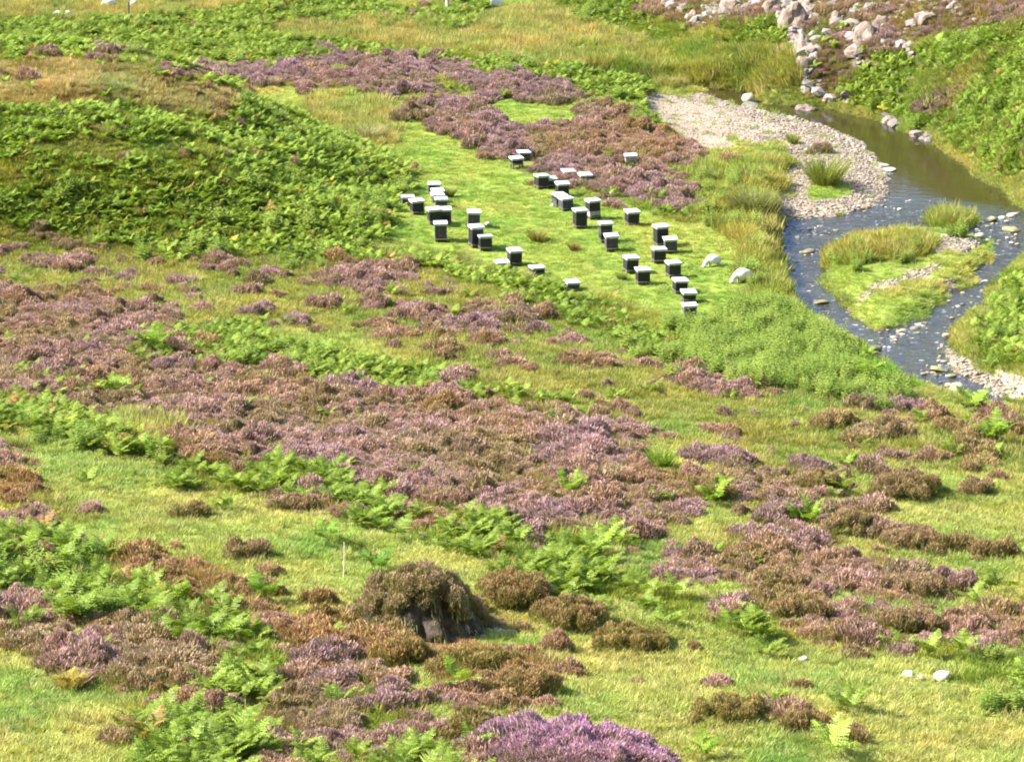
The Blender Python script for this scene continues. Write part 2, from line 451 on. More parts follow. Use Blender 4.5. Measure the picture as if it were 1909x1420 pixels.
def raw_mesh(name, V, Q=None, T=None, vc=None, mats=(), smooth=False, mi=None):
    me = bpy.data.meshes.new(name)
    V = np.asarray(V, np.float32).reshape(-1, 3)
    Q = np.zeros((0, 4), np.int32) if Q is None else np.asarray(Q, np.int32).reshape(-1, 4)
    T = np.zeros((0, 3), np.int32) if T is None else np.asarray(T, np.int32).reshape(-1, 3)
    me.vertices.add(len(V))
    me.vertices.foreach_set('co', V.ravel())
    loops = np.concatenate([Q.ravel(), T.ravel()])
    me.loops.add(len(loops))
    me.loops.foreach_set('vertex_index', loops)
    n = len(Q) + len(T)
    me.polygons.add(n)
    starts = np.concatenate([np.arange(len(Q)) * 4, len(Q) * 4 + np.arange(len(T)) * 3]).astype(np.int32)
    me.polygons.foreach_set('loop_start', starts)
    for m in mats:
        me.materials.append(m)
    if mi is not None:
        me.polygons.foreach_set('material_index', np.asarray(mi, np.int32))
    me.update(calc_edges=True)
    if vc is not None:
        a = me.attributes.new('vc', 'FLOAT_COLOR', 'POINT')
        c = np.ones((len(V), 4), np.float32)
        c[:, :vc.shape[1]] = vc
        a.data.foreach_set('color', c.ravel())
    if smooth:
        me.polygons.foreach_set('use_smooth', np.ones(n, bool))
    return me


def link(name, me, parent=None, loc=None):
    o = bpy.data.objects.new(name, me)
    SC.collection.objects.link(o)
    if parent: o.parent = parent
    if loc is not None: o.location = loc
    return o


def empty(name, loc, rz=0):
    o = bpy.data.objects.new(name, None)
    SC.collection.objects.link(o)
    o.empty_display_size = 0.2
    o.location = loc
    o.rotation_euler = (0, 0, rz)
    return o


def copy_tree(o, parent=None):
    c = o.copy()
    SC.collection.objects.link(c)
    if parent:
        c.parent = parent
        c.matrix_parent_inverse = o.matrix_parent_inverse.copy()
    for ch in list(o.children):
        copy_tree(ch, c)
    return c


def rib(base, dirv, L, w, bend, side, prof):
    """N curved strips; prof = [(t, width factor)]; -> V (N*2k,3), Q, t per vertex, blade index per vertex"""
    N, k = len(base), len(prof)
    t = np.array([p[0] for p in prof])
    f = np.array([p[1] for p in prof])
    c = base[:, None, :] + dirv[:, None, :] * (L[:, None] * t)[:, :, None] + bend[:, None, :] * (t ** 2)[None, :, None]
    off = side[:, None, :] * (w[:, None] * f[None, :] * 0.5)[:, :, None]
    V = np.stack([c - off, c + off], 2).reshape(-1, 3)
    b = (np.arange(N) * 2 * k)[:, None] + (np.arange(k - 1) * 2)[None, :]
    b = b.ravel()
    Q = np.stack([b, b + 1, b + 3, b + 2], 1)
    tt = np.tile(np.repeat(t, 2), N)
    bi = np.repeat(np.arange(N), 2 * k)
    return V, Q, tt, bi


def unit(a):
    return a / (np.linalg.norm(a, axis=-1, keepdims=True) + 1e-9)


def nodes_of(m):
    m.use_nodes = True
    nt = m.node_tree
    nt.nodes.clear()
    return nt, nt.nodes, nt.links


def mix_rgb(nt, a, b, fac, blend='MIX'):
    n = nt.nodes.new('ShaderNodeMix')
    n.data_type = 'RGBA'
    n.blend_type = blend
    for sock, val in ((n.inputs[0], fac), (n.inputs[6], a), (n.inputs[7], b)):
        if hasattr(val, 'is_output'):
            nt.links.new(val, sock)
        elif isinstance(val, (int, float)):
            sock.default_value = val
        else:
            sock.default_value = (*val, 1)
    return n.outputs[2]


def math_node(nt, op, a, b=0.0, clamp=False):
    n = nt.nodes.new('ShaderNodeMath')
    n.operation = op
    n.use_clamp = clamp
    for s, val in ((n.inputs[0], a), (n.inputs[1], b)):
        if hasattr(val, 'is_output'):
            nt.links.new(val, s)
        else:
            s.default_value = val
    return n.outputs[0]


def noise(nt, scale, detail=3, vec=None, rough=0.55):
    n = nt.nodes.new('ShaderNodeTexNoise')
    n.inputs['Scale'].default_value = scale
    n.inputs['Detail'].default_value = detail
    n.inputs['Roughness'].default_value = rough
    if vec is not None:
        nt.links.new(vec, n.inputs['Vector'])
    return n.outputs['Fac']


def objco(nt):
    return nt.nodes.new('ShaderNodeTexCoord').outputs['Object']


def foliage_mat(name, base, source, gloss=0.25, transl=0.35, tintv=0.35):
    """base: colour of stems and leaves; the colour of tips comes from the instance or the object; vc.r mixes them, vc.g varies each leaf"""
    m = bpy.data.materials.new(name)
    nt, N, Lk = nodes_of(m)
    at = N.new('ShaderNodeAttribute')
    at.attribute_name = 'vc'
    sep = N.new('ShaderNodeSeparateColor')
    Lk.new(at.outputs['Color'], sep.inputs[0])
    if source == 'instance':
        ia = N.new('ShaderNodeAttribute')
        ia.attribute_type = 'INSTANCER'
        ia.attribute_name = 'col'
        tip = ia.outputs['Color']
    else:
        tip = N.new('ShaderNodeObjectInfo').outputs['Color']
    if base is None:
        col = tip
    else:
        col = mix_rgb(nt, base, tip, sep.outputs[0])
    g = math_node(nt, 'MULTIPLY_ADD', sep.outputs[1], tintv * 2)
    g.node.inputs[2].default_value = 1 - tintv
    gm = N.new('ShaderNodeCombineColor')
    for k in range(3):
        Lk.new(g, gm.inputs[k])
    col = mix_rgb(nt, col, gm.outputs[0], 1.0, 'MULTIPLY')
    df = N.new('ShaderNodeBsdfDiffuse')
    Lk.new(col, df.inputs[0])
    tr = N.new('ShaderNodeBsdfTranslucent')
    Lk.new(mix_rgb(nt, col, (1.0, 1.0, 0.55), 1.0, 'MULTIPLY'), tr.inputs[0])
    mx = N.new('ShaderNodeMixShader')
    mx.inputs[0].default_value = transl
    Lk.new(df.outputs[0], mx.inputs[1])
    Lk.new(tr.outputs[0], mx.inputs[2])
    out = N.new('ShaderNodeOutputMaterial')
    last = mx.outputs[0]
    if gloss > 0:
        gl = N.new('ShaderNodeBsdfGlossy')
        gl.inputs['Roughness'].default_value = 0.45
        gl.inputs[0].default_value = (0.8, 0.85, 0.7, 1)
        m2 = N.new('ShaderNodeMixShader')
        m2.inputs[0].default_value = gloss * 0.06
        Lk.new(last, m2.inputs[1])
        Lk.new(gl.outputs[0], m2.inputs[2])
        last = m2.outputs[0]
    Lk.new(last, out.inputs[0])
    return m


def solid_mat(name, col, rough=0.8, var=0.25, scale=6.0, bump=0.0, spec=0.3, col2=None, metal=0.0, objcolor=False):
    m = bpy.data.materials.new(name)
    nt, N, Lk = nodes_of(m)
    p = N.new('ShaderNodeBsdfPrincipled')
    p.inputs['Roughness'].default_value = rough
    p.inputs['Specular IOR Level'].default_value = spec
    p.inputs['Metallic'].default_value = metal
    co = objco(nt)
    f = noise(nt, scale, 5, co)
    f = math_node(nt, 'MULTIPLY_ADD', f, 2.4)
    f.node.inputs[2].default_value = -0.7
    f.node.use_clamp = True
    c2 = col2 if col2 else tuple(c * (1 - var) for c in col)
    c = mix_rgb(nt, tuple(x * (1 + var * 0.5) for x in col), c2, f)
    if objcolor:
        c = mix_rgb(nt, c, N.new('ShaderNodeObjectInfo').outputs['Color'], 1.0, 'MULTIPLY')
    Lk.new(c, p.inputs['Base Color'])
    if bump:
        b = N.new('ShaderNodeBump')
        b.inputs['Strength'].default_value = bump
        b.inputs['Distance'].default_value = 0.05
        Lk.new(noise(nt, scale * 4, 4, co), b.inputs['Height'])
        Lk.new(b.outputs[0], p.inputs['Normal'])
    out = N.new('ShaderNodeOutputMaterial')
    Lk.new(p.outputs[0], out.inputs[0])
    return m


# ------------------------------------------------------------------ ground sheet
def axis(lo, f0, f1, hi, step):
    fine = list(np.arange(f0, f1 + 1e-6, step))
    left, s, p = [], step, f0
    while p > lo:
        s *= 1.35
        p -= min(s, 25)
        left.append(p)
    right, s, p = [], step, f1
    while p < hi:
        s *= 1.35
        p += min(s, 25)
        right.append(p)
    return np.array(left[::-1] + fine + right)


tx = axis(-600, FX0, FX1, 600, FS)
ty = axis(-120, FY0, FY1, 900, FS)
TX, TY = np.meshgrid(tx, ty, indexing='ij')
TZ = z_land(TX, TY)
i0 = int(np.argmin(abs(tx - FX0)))
j0 = int(np.argmin(abs(ty - FY0)))
TZ[i0:i0 + len(gx), j0:j0 + len(gy)] = GZ
far = np.clip(np.hypot(TX, TY - 130) - 140, 0, None)
TZ = TZ + 0.06 * far ** 1.05 * sstep(20, 90, TY)
nx, ny = TX.shape
idx = np.arange(nx * ny).reshape(nx, ny)
Q = np.stack([idx[:-1, :-1], idx[1:, :-1], idx[1:, 1:], idx[:-1, 1:]], -1).reshape(-1, 4)
V = np.stack([TX, TY, TZ], -1).reshape(-1, 3)
cls = cover(V[:, 0], V[:, 1], V[:, 2], 0.8)
col = SOIL[cls].copy()
dfl = np.full(TX.shape, 5.0)
dfl[i0:i0 + len(gx), j0:j0 + len(gy)] = GD
dfl = dfl.ravel()
wet = dfl < 0.0
col[wet] = (.085, .062, .030)
edge = (dfl >= 0) & (dfl < 0.15) & (cls != CL['S'])
col[edge] = (.10, .075, .045)
gm = bpy.data.materials.new('ground_cover')
nt, N, Lk = nodes_of(gm)
at = N.new('ShaderNodeAttribute')
at.attribute_name = 'vc'
co = objco(nt)
n1 = noise(nt, 1.7, 6, co, 0.65)
n1 = math_node(nt, 'MULTIPLY_ADD', n1, 1.5)
n1.node.inputs[2].default_value = 0.25
cc = N.new('ShaderNodeCombineColor')
for k in range(3):
    Lk.new(n1, cc.inputs[k])
c1 = mix_rgb(nt, at.outputs['Color'], cc.outputs[0], 1.0, 'MULTIPLY')
p = N.new('ShaderNodeBsdfPrincipled')
p.inputs['Roughness'].default_value = 0.95
p.inputs['Specular IOR Level'].default_value = 0.1
Lk.new(c1, p.inputs['Base Color'])
b = N.new('ShaderNodeBump')
b.inputs['Strength'].default_value = 0.7
b.inputs['Distance'].default_value = 0.06
Lk.new(noise(nt, 9, 6, co, 0.65), b.inputs['Height'])
Lk.new(b.outputs[0], p.inputs['Normal'])
Lk.new(p.outputs[0], N.new('ShaderNodeOutputMaterial').inputs[0])
o = link('ground', raw_mesh('ground', V, Q, None, col, [gm], True))
tag(o, 'grassy moorland valley floor and hillsides under the heather and bracken', 'ground', kind='structure')

# ------------------------------------------------------------------ stream water
ii, jj = np.where((GD[:-1, :-1] < 0.6) | (GD[1:, 1:] < 0.6))
WF = 0.25
used = np.zeros(GX.shape, bool)
for a in (0, 1):
    for c in (0, 1):
        used[ii + a, jj + c] = True
wid = -np.ones(GX.shape, int)
wid[used] = np.arange(used.sum())
wx, wy = GX[used], GY[used]
wu, wv, _ = project(wx, wy, np.full(wx.shape, WL))
# riffle: broken water below the pool; pool: smooth brown water above it
rif = sstep(360, 425, wv + 14 * (fbm(wx / 1.5, wy / 3, 1, 2) - 0.5) - 0.05 * (wu - 1700))
wz = WL + rif * 0.09 * (fbm(wx / 0.9, wy / 0.55, 3, 3) - 0.5)
WV = np.stack([wx, wy, wz], 1)
WQ = np.stack([wid[ii, jj], wid[ii + 1, jj], wid[ii + 1, jj + 1], wid[ii, jj + 1]], 1)
wm = bpy.data.materials.new('stream_water')
nt, N, Lk = nodes_of(wm)
at = N.new('ShaderNodeAttribute')
at.attribute_name = 'vc'
sep = N.new('ShaderNodeSeparateColor')
Lk.new(at.outputs['Color'], sep.inputs[0])
mp = N.new('ShaderNodeMapping')
mp.inputs['Scale'].default_value = (1.0, 1.5, 1.0)
Lk.new(objco(nt), mp.inputs[0])
h1 = noise(nt, 3.0, 4, mp.outputs[0], 0.6)
h2 = math_node(nt, 'MULTIPLY', noise(nt, 1.4, 3, mp.outputs[0], 0.55), 1.8)
hh = math_node(nt, 'ADD', h1, h2)
b = N.new('ShaderNodeBump')
b.inputs['Distance'].default_value = 0.16
st = math_node(nt, 'MULTIPLY_ADD', sep.outputs[0], 0.95)
st.node.inputs[2].default_value = 0.035
Lk.new(st, b.inputs['Strength'])
Lk.new(hh, b.inputs['Height'])
fr = N.new('ShaderNodeFresnel')
fr.inputs['IOR'].default_value = 1.45
Lk.new(b.outputs[0], fr.inputs['Normal'])
gl = N.new('ShaderNodeBsdfGlossy')
gl.inputs['Roughness'].default_value = 0.06
gl.inputs[0].default_value = (.66, .82, 1.06, 1)  # blue of the reflected sky deepened in the gloss colour
Lk.new(b.outputs[0], gl.inputs['Normal'])
tr = N.new('ShaderNodeBsdfTransparent')
tr.inputs[0].default_value = (0.62, 0.50, 0.26, 1)
ab = N.new('ShaderNodeBsdfDiffuse')
ab.inputs[0].default_value = (.095, .070, .020, 1)
mb = N.new('ShaderNodeMixShader')
mb.inputs[0].default_value = 0.35
Lk.new(tr.outputs[0], mb.inputs[1])
Lk.new(ab.outputs[0], mb.inputs[2])
mx = N.new('ShaderNodeMixShader')
Lk.new(math_node(nt, 'ADD', fr.outputs[0], math_node(nt, 'MULTIPLY', sep.outputs[0], .09), True), mx.inputs[0])
Lk.new(mb.outputs[0], mx.inputs[1])
Lk.new(gl.outputs[0], mx.inputs[2])
# foam flecks where the water breaks, with extra white painted in as glints
fo = N.new('ShaderNodeBsdfDiffuse')
fo.inputs[0].default_value = (.75, .77, .8, 1)
mp2 = N.new('ShaderNodeMapping')
mp2.inputs['Scale'].default_value = (1.0, 1.9, 1.0)
Lk.new(objco(nt), mp2.inputs[0])
fn = noise(nt, 2.6, 6, mp2.outputs[0], 0.72)
fn = math_node(nt, 'SUBTRACT', fn, 0.622)
fn = math_node(nt, 'MULTIPLY', fn, 14.0, True)
fn = math_node(nt, 'MULTIPLY', fn, sep.outputs[0])
fn = math_node(nt, 'MULTIPLY', fn, 0.8)
mf = N.new('ShaderNodeMixShader')
Lk.new(fn, mf.inputs[0])
Lk.new(mx.outputs[0], mf.inputs[1])
Lk.new(fo.outputs[0], mf.inputs[2])
Lk.new(mf.outputs[0], N.new('ShaderNodeOutputMaterial').inputs[0])
o = link('stream', raw_mesh('stream', WV, WQ, None, np.stack([rif, rif, rif], 1), [wm], True))
tag(o, 'shallow stream, smooth and brown above, blue and rippled below', 'stream', kind='structure')

# ------------------------------------------------------------------ plant shapes
M_GRASS = foliage_mat('grass_blades', None, 'instance', 0.15, 0.40, 0.42)
M_HEATH = foliage_mat('heather_sprigs', (.150, .158, .045), 'instance', 0.0, 0.28, 0.42)
M_HEATH_O = foliage_mat('heather_bush_sprigs', (.150, .158, .045), 'object', 0.0, 0.28, 0.42)
M_BRACK = foliage_mat('bracken_fronds', (.085, .10, .025), 'instance', 0.12, 0.40, 0.38)
M_BRACK_O = foliage_mat('bracken_plant_fronds', (.085, .10, .025), 'object', 0.12, 0.40, 0.38)
M_HERB = foliage_mat('herb_leaves', (.09, .12, .03), 'instance', 0.3, 0.38, 0.30)
M_TUFT_O = foliage_mat('tuft_blades', None, 'object', 0.15, 0.35, 0.30)


def grass_mesh(name, n, rad, h, w, lean, mat, upright=False):
    a = rng.random(n) * 6.283
    r = rad * np.sqrt(rng.random(n))
    base = np.stack([r * np.cos(a), r * np.sin(a), np.full(n, -0.03)], 1)
    az = a + rng.normal(0, 0.9, n)
    ln = lean * (0.3 + 0.9 * rng.random(n)) * (0.4 + r / rad)
    d = unit(np.stack([np.cos(az) * ln, np.sin(az) * ln, np.ones(n)], 1))
    L = h * (0.55 + 0.6 * rng.random(n))
    bend = np.stack([np.cos(az) * L * lean * .7, np.sin(az) * L * lean * .7, -L * 0.25 * lean], 1)
    sa = rng.random(n) * 6.283
    side = np.stack([np.cos(sa), np.sin(sa), np.zeros(n)], 1)
    V, Q, t, bi = rib(base, d, L, np.full(n, w) * (0.7 + 0.6 * rng.random(n)), bend, side, [(0, .8), (.55, 1), (1, .15)])
    vc = np.stack([t, rng.random(n)[bi], t], 1)
    return raw_mesh(name, V, Q, None, vc, [mat])


def heather_arrays(n, rx, ry, h, w=0.022, L0=0.26, zf=None, flower=1.0, lump=0.25, seedo=0.0):
    """dome of upright sprigs filling an elliptical cushion"""
    a = rng.random(n) * 6.283
    r = np.sqrt(rng.random(n))
    x, y = rx * r * np.cos(a), ry * r * np.sin(a)
    lum = 1 + lump * 2 * (fbm((x + seedo) / 0.34, (y + seedo) / 0.34, 1, 2) - 0.5)
    edge = 1 + 0.36 * (vnoise(np.cos(a) * 2.2 + seedo, np.sin(a) * 2.2 + seedo, 4) - 0.5) * 2
    x, y = x * edge, y * edge
    top = h * np.sqrt(np.clip(1 - 0.93 * r ** 2.4, 0, 1)) * lum
    L = np.minimum(L0 * (0.6 + 0.7 * rng.random(n)), top * 0.9 + 0.05)
    k = rng.random(n)
    zt = top * np.where(k < 0.72, 1.0, 0.35 + 0.65 * rng.random(n)) + rng.normal(0, 0.025, n)
    out = 0.15 + 0.75 * r ** 2
    d = unit(np.stack([np.cos(a) * out + rng.normal(0, .42, n), np.sin(a) * out + rng.normal(0, .42, n), np.ones(n)], 1))
    tip = np.stack([x, y, zt], 1)
    base = tip - d * L[:, None]
    gz = np.zeros(n) if zf is None else zf(x, y)
    base[:, 2] += gz
    sa = rng.random(n) * 6.283
    side = np.stack([np.cos(sa), np.sin(sa), rng.normal(0, .3, n)], 1)
    V, Q, t, bi = rib(base, d, L, w * (0.7 + 0.6 * rng.random(n)), np.zeros((n, 3)), side, [(0, .5), (.5, 1.1), (.8, 1.0), (1, .25)])
    bloom = np.clip(0.55 + 0.6 * rng.random(n) - 0.30 * (k > .72) - .75 * np.clip(r - .72, 0, 1) / .28 * rng.random(n), 0, 1) * flower
    vc = np.stack([np.clip((t - 0.15) * 1.6, 0, 1) * bloom[bi], rng.random(n)[bi], t], 1)
    return V, Q, vc


def frond_arrays(base, az, stipe, blade, width, droop, pin=9, seed=0):
    """one bracken frond: stalk, midrib and toothed leaflets"""
    r_ = np.random.default_rng(seed)
    fw = np.array([math.cos(az), math.sin(az), 0])
    sd = np.array([-math.sin(az), math.cos(az), 0])
    up = np.array([0, 0, 1.0])
    Vs, Ts, Qs, Cs = [], [], [], []
    cnt = 0

    def add(V, T, c):
        nonlocal cnt
        Vs.append(np.array(V)); Ts.append(np.array(T) + cnt); Cs.append(np.array(c)); cnt += len(V)
    ang0, ang1 = R(82), R(82) - droop

    def path(s):            # s 0..1 along stalk + blade
        L = stipe + blade
        k = 24
        p = np.array(base, float)
        q = s * k
        for m in range(int(q)):
            a = ang0 + (ang1 - ang0) * ((m + .5) / k) ** 1.3
            p = p + (fw * math.cos(a) + up * math.sin(a)) * L / k
        a = ang0 + (ang1 - ang0) * s ** 1.3
        p = p + (fw * math.cos(a) + up * math.sin(a)) * L / k * (q - int(q))
        return p, fw * math.cos(a) + up * math.sin(a)
    ss = np.linspace(0, 1, 8)
    pts = [path(s)[0] for s in ss]
    V, T = [], []
    for k, q in enumerate(pts):
        wv_ = 0.010 * (1 - 0.8 * ss[k])
        V += [q - sd * wv_, q + sd * wv_]
        if k:
            T += [[2 * k - 2, 2 * k - 1, 2 * k + 1], [2 * k - 2, 2 * k + 1, 2 * k]]
    add(V, T, [(0.25, .5, 0)] * len(V))
    s0 = stipe / (stipe + blade)
    for k in range(pin):
        f = k / pin
        s = s0 + (1 - s0) * (f ** 0.92)
        P, D = path(s)
        nrm = np.cross(D, sd)
        wl = width * (1 - f) ** 0.85 * (0.85 + 0.3 * r_.random()) + 0.03
        pw = blade / pin * (0.95 - 0.3 * f)
        for sg in (-1, 1):
            out = sd * sg * 0.93 + D * 0.38 - np.abs(nrm[2]) * up * (0.10 + 0.25 * r_.random())
            out = out / np.linalg.norm(out)
            m = 5
            V, T, C = [], [], []
            tint = r_.random()
            for j in range(m):
                a0, a1 = j / m, (j + 0.85) / m
                h0 = pw * (1 - a0) ** 0.7
                A = P + out * wl * a0
                B = P + out * wl * min(1, a1 + 0.08)
                tipf = P + out * wl * (a0 + 0.12) + D * h0
                tipb = P + out * wl * (a0 + 0.12) - D * h0 * 0.9
                zz = up * r_.normal(0, .012)
                i = len(V)
                V += [A, B, tipf + zz, tipb - zz]
                T += [[i, i + 1, i + 2], [i, i + 3, i + 1]]
                cr = 0.85 + 0.15 * r_.random()
                C += [(cr, tint, 0)] * 4
            add(V, T, C)
    return np.concatenate(Vs), np.concatenate(Ts), np.concatenate(Cs)


def bracken_arrays(nf, seed, size=1.0, spread=0.12):
    r_ = np.random.default_rng(seed)
    Vs, Ts, Cs, c = [], [], [], 0
    a0 = r_.random() * 6.28
    for k in range(nf):
        az = a0 + k * 2.4 + r_.normal(0, .3)
        bp = (spread * r_.normal(), spread * r_.normal(), -0.05)
        V, T, C = frond_arrays(bp, az, size * r_.uniform(.28, .5), size * r_.uniform(.48, .75), size * r_.uniform(.22, .32), R(r_.uniform(55, 105)), 9, seed * 31 + k)
        Vs.append(V); Ts.append(T + c); Cs.append(C); c += len(V)
    return np.concatenate(Vs), np.concatenate(Ts), np.concatenate(Cs)


def herb_arrays(ns, rad, h, seed):
    r_ = np.random.default_rng(seed)
    V, T, C = [], [], []
    for k in range(ns):
        a, r = r_.random() * 6.28, rad * math.sqrt(r_.random())
        b = np.array([r * math.cos(a), r * math.sin(a), -.04])
        hh_ = h * r_.uniform(.6, 1.1)
        ln = np.array([r_.normal(0, .12), r_.normal(0, .12), 1])
        t = b + ln * hh_
        s = np.array([.007, .004, 0])
        i = len(V)
        V += [b - s, b + s, t]
        T += [[i, i + 1, i + 2]]
        C += [(.2, .5, 0)] * 3
        tint = r_.random()
        nl = 8
        for q in range(nl):
            f = 0.25 + 0.75 * q / nl
            P = b + ln * hh_ * f
            az = q * 1.57 + r_.normal(0, .3)
            for sg in (0, math.pi):
                d = np.array([math.cos(az + sg), math.sin(az + sg), -0.15 + .5 * r_.random()])
                e = np.array([-d[1], d[0], 0])
                L = 0.12 * (1.25 - f) * 1.5 * r_.uniform(.7, 1.2)
                i = len(V)
                V += [P, P + d * L * .5 + e * L * .3, P + d * L, P + d * L * .5 - e * L * .3]
                T += [[i, i + 1, i + 2], [i, i + 2, i + 3]]
                C += [(1, .6 * tint + .4 * r_.random(), 0)] * 4
    return np.array(V), np.array(T), np.array(C)


def rock_mesh(name, seed, mats, sub=2, rough=0.28, flat=0.65, smooth=True):
    bm = bmesh.new()
    bmesh.ops.create_icosphere(bm, subdivisions=sub, radius=0.5)
    r_ = np.random.default_rng(seed)
    pl = [unit(r_.normal(size=3)) for _ in range(7)]
    of = r_.uniform(.30, .45, 7)
    for v in bm.verts:
        c = np.array(v.co)
        for n_, o_ in zip(pl, of):
            s = c @ n_
            if s > o_:
                c = c - n_ * (s - o_) * 0.85
        c = c * (1 + rough * (fbm(c[0] * 3 + seed, c[1] * 3 + c[2] * 2, 2, 2) - 0.5))
        c[2] *= flat
        v.co = c
    me = bpy.data.meshes.new(name)
    bm.to_mesh(me)
    bm.free()
    for m in mats:
        me.materials.append(m)
    if smooth:
        for p_ in me.polygons:
            p_.use_smooth = True
    return me


# ------------------------------------------------------------------ scattering of uncountable ground cover
def scatter(name, label, cat, pts, rot, scl, colr, vidx, meshes):
    me = bpy.data.meshes.new(name)
    n = len(pts)
    me.vertices.add(n)
    me.vertices.foreach_set('co', np.asarray(pts, np.float32).ravel())
    for nm, ty_, key, dat in (('rot', 'FLOAT_VECTOR', 'vector', rot), ('scl', 'FLOAT_VECTOR', 'vector', scl), ('vidx', 'INT', 'value', vidx)):
        a = me.attributes.new(nm, ty_, 'POINT')
        a.data.foreach_set(key, np.asarray(dat, np.int32 if ty_ == 'INT' else np.float32).ravel())
    a = me.attributes.new('col', 'FLOAT_COLOR', 'POINT')
    c = np.ones((n, 4), np.float32)
    c[:, :3] = colr
    a.data.foreach_set('color', c.ravel())
    o = link(name, me)
    tag(o, label, cat, kind='stuff')
    ng = bpy.data.node_groups.new(name + '_nodes', 'GeometryNodeTree')
    ng.interface.new_socket('Geometry', in_out='INPUT', socket_type='NodeSocketGeometry')
    ng.interface.new_socket('Geometry', in_out='OUTPUT', socket_type='NodeSocketGeometry')
    gi = ng.nodes.new('NodeGroupInput')
    go = ng.nodes.new('NodeGroupOutput')
    jo = ng.nodes.new('GeometryNodeJoinGeometry')
    for k, m in enumerate(meshes):
        ob = bpy.data.objects.new(m.name + '_shape', m)
        oi = ng.nodes.new('GeometryNodeObjectInfo')
        oi.inputs['Object'].default_value = ob
        g2 = ng.nodes.new('GeometryNodeGeometryToInstance')
        ng.links.new(oi.outputs['Geometry'], g2.inputs[0])
        ng.links.new(g2.outputs[0], jo.inputs[0])
    ip = ng.nodes.new('GeometryNodeInstanceOnPoints')
    ip.inputs['Pick Instance'].default_value = True

    def named(nm, ty_):
        q = ng.nodes.new('GeometryNodeInputNamedAttribute')
        q.data_type = ty_
        q.inputs['Name'].default_value = nm
        return [s for s in q.outputs if s.enabled and s.name == 'Attribute'][0]
    ng.links.new(gi.outputs[0], ip.inputs['Points'])
    ng.links.new(jo.outputs[0], ip.inputs['Instance'])
    ng.links.new(named('vidx', 'INT'), ip.inputs['Instance Index'])
    e2r = ng.nodes.new('FunctionNodeEulerToRotation')
    ng.links.new(named('rot', 'FLOAT_VECTOR'), e2r.inputs[0])
    ng.links.new(e2r.outputs[0], ip.inputs['Rotation'])
    ng.links.new(named('scl', 'FLOAT_VECTOR'), ip.inputs['Scale'])
    ng.links.new(ip.outputs[0], go.inputs[0])
    md = o.modifiers.new('scatter', 'NODES')
    md.node_group = ng
    return o


def candidates(cell, jit=0.95, steep=False):
    """jittered points over the ground the camera sees, with a margin"""
    cell0 = cell
    if steep:
        cell = cell / 1.7
    x = np.arange(FX0 + 1, FX1 - 1, cell)
    y = np.arange(70, 214, cell)
    X, Y = np.meshgrid(x, y, indexing='ij')
    X = (X + (rng.random(X.shape) - .5) * cell * jit).ravel()
    Y = (Y + (rng.random(Y.shape) - .5) * cell * jit).ravel()
    Z = hz(X, Y)
    u, v, _ = project(X, Y, Z)
    k = (u > -230) & (u < 2140) & (v > -140) & (v < 1560)
    if steep:            # as thick along a steep slope as on the flat
        sl_ = np.hypot(hz(X + .5, Y) - hz(X - .5, Y), hz(X, Y + .5) - hz(X, Y - .5))
        k &= rng.random(len(X)) < np.clip(1 + 3.0 * np.clip(sl_ - .12, 0, None), 1, 2.89) / 2.89
    X, Y, Z = X[k], Y[k], Z[k]
    D = bil(GD, X, Y)
    return X, Y, Z, D


def slope_rot(X, Y, amount):
    e = 0.4
    gxs = (hz(X + e, Y) - hz(X - e, Y)) / (2 * e) * amount
    gys = (hz(X, Y + e) - hz(X, Y - e)) / (2 * e) * amount
    # tilt first, then no yaw order problems: euler XYZ with small tilts
    return np.stack([np.arctan(gys), -np.arctan(gxs), np.zeros(len(X))], 1)


# positions of things that keep the cover clear around them
CLEAR = []          # (x, y, radius) filled by the builders below


def clear_mask(X, Y, grow=0.0):
    k = np.ones(len(X), bool)
    for (cx, cy, r) in CLEAR:
        k &= np.hypot(X - cx, Y - cy) > r + grow
    return k


# ------------------------------------------------------------------ beehives
def box_bm(bm, x0, x1, y0, y1, z0, z1, bev=0.006):
    r = bmesh.ops.create_cube(bm, size=1.0)
    for v in r['verts']:
        v.co = ((x0 + x1) / 2 + v.co.x * (x1 - x0), (y0 + y1) / 2 + v.co.y * (y1 - y0), (z0 + z1) / 2 + v.co.z * (z1 - z0))
    if bev:
        es = list({e for v in r['verts'] for e in v.link_edges})
        bmesh.ops.bevel(bm, geom=es, offset=bev, segments=1, affect='EDGES')


def bm_mesh(name, bm, mat):
    me = bpy.data.meshes.new(name)
    bm.to_mesh(me)
    bm.free()
    me.materials.append(mat)
    return me


M_DARK = solid_mat('dark_stained_wood', (.014, .013, .014), .6, .4, 7, .2, .4)
M_GREY = solid_mat('weathered_grey_wood', (.055, .052, .054), .75, .35, 7, .3)
M_PALE = solid_mat('pale_weathered_wood', (.30, .28, .25), .8, .4, 6, .3)
M_ROOF = solid_mat('pale_metal_roof', (.55, .57, .58), .5, .3, 4, .05, .5, objcolor=True)
M_RIM = solid_mat('roof_rim', (.42, .43, .43), .6, .3, 8, .1)
M_SLOT = solid_mat('entrance_gap', (.006, .006, .006), .9, .2)
M_STAND = solid_mat('stand_wood', (.10, .085, .065), .8, .3, 8, .2)
BW = 0.23           # half width of a box
BH = 0.165          # height of a box


def hive_meshes(mat, key):
    out = {}
    bm = bmesh.new()
    box_bm(bm, -BW, BW, -BW, BW, 0.0, BH - 0.006)
    box_bm(bm, -BW - .004, BW + .004, -BW - .004, BW + .004, BH - 0.03, BH - 0.0062, .004)
    box_bm(bm, -.07, .07, -BW - .018, -BW - .003, BH * .52, BH * .68, .004)
    out['box'] = bm_mesh('hive_box_' + key, bm, mat)
    return out


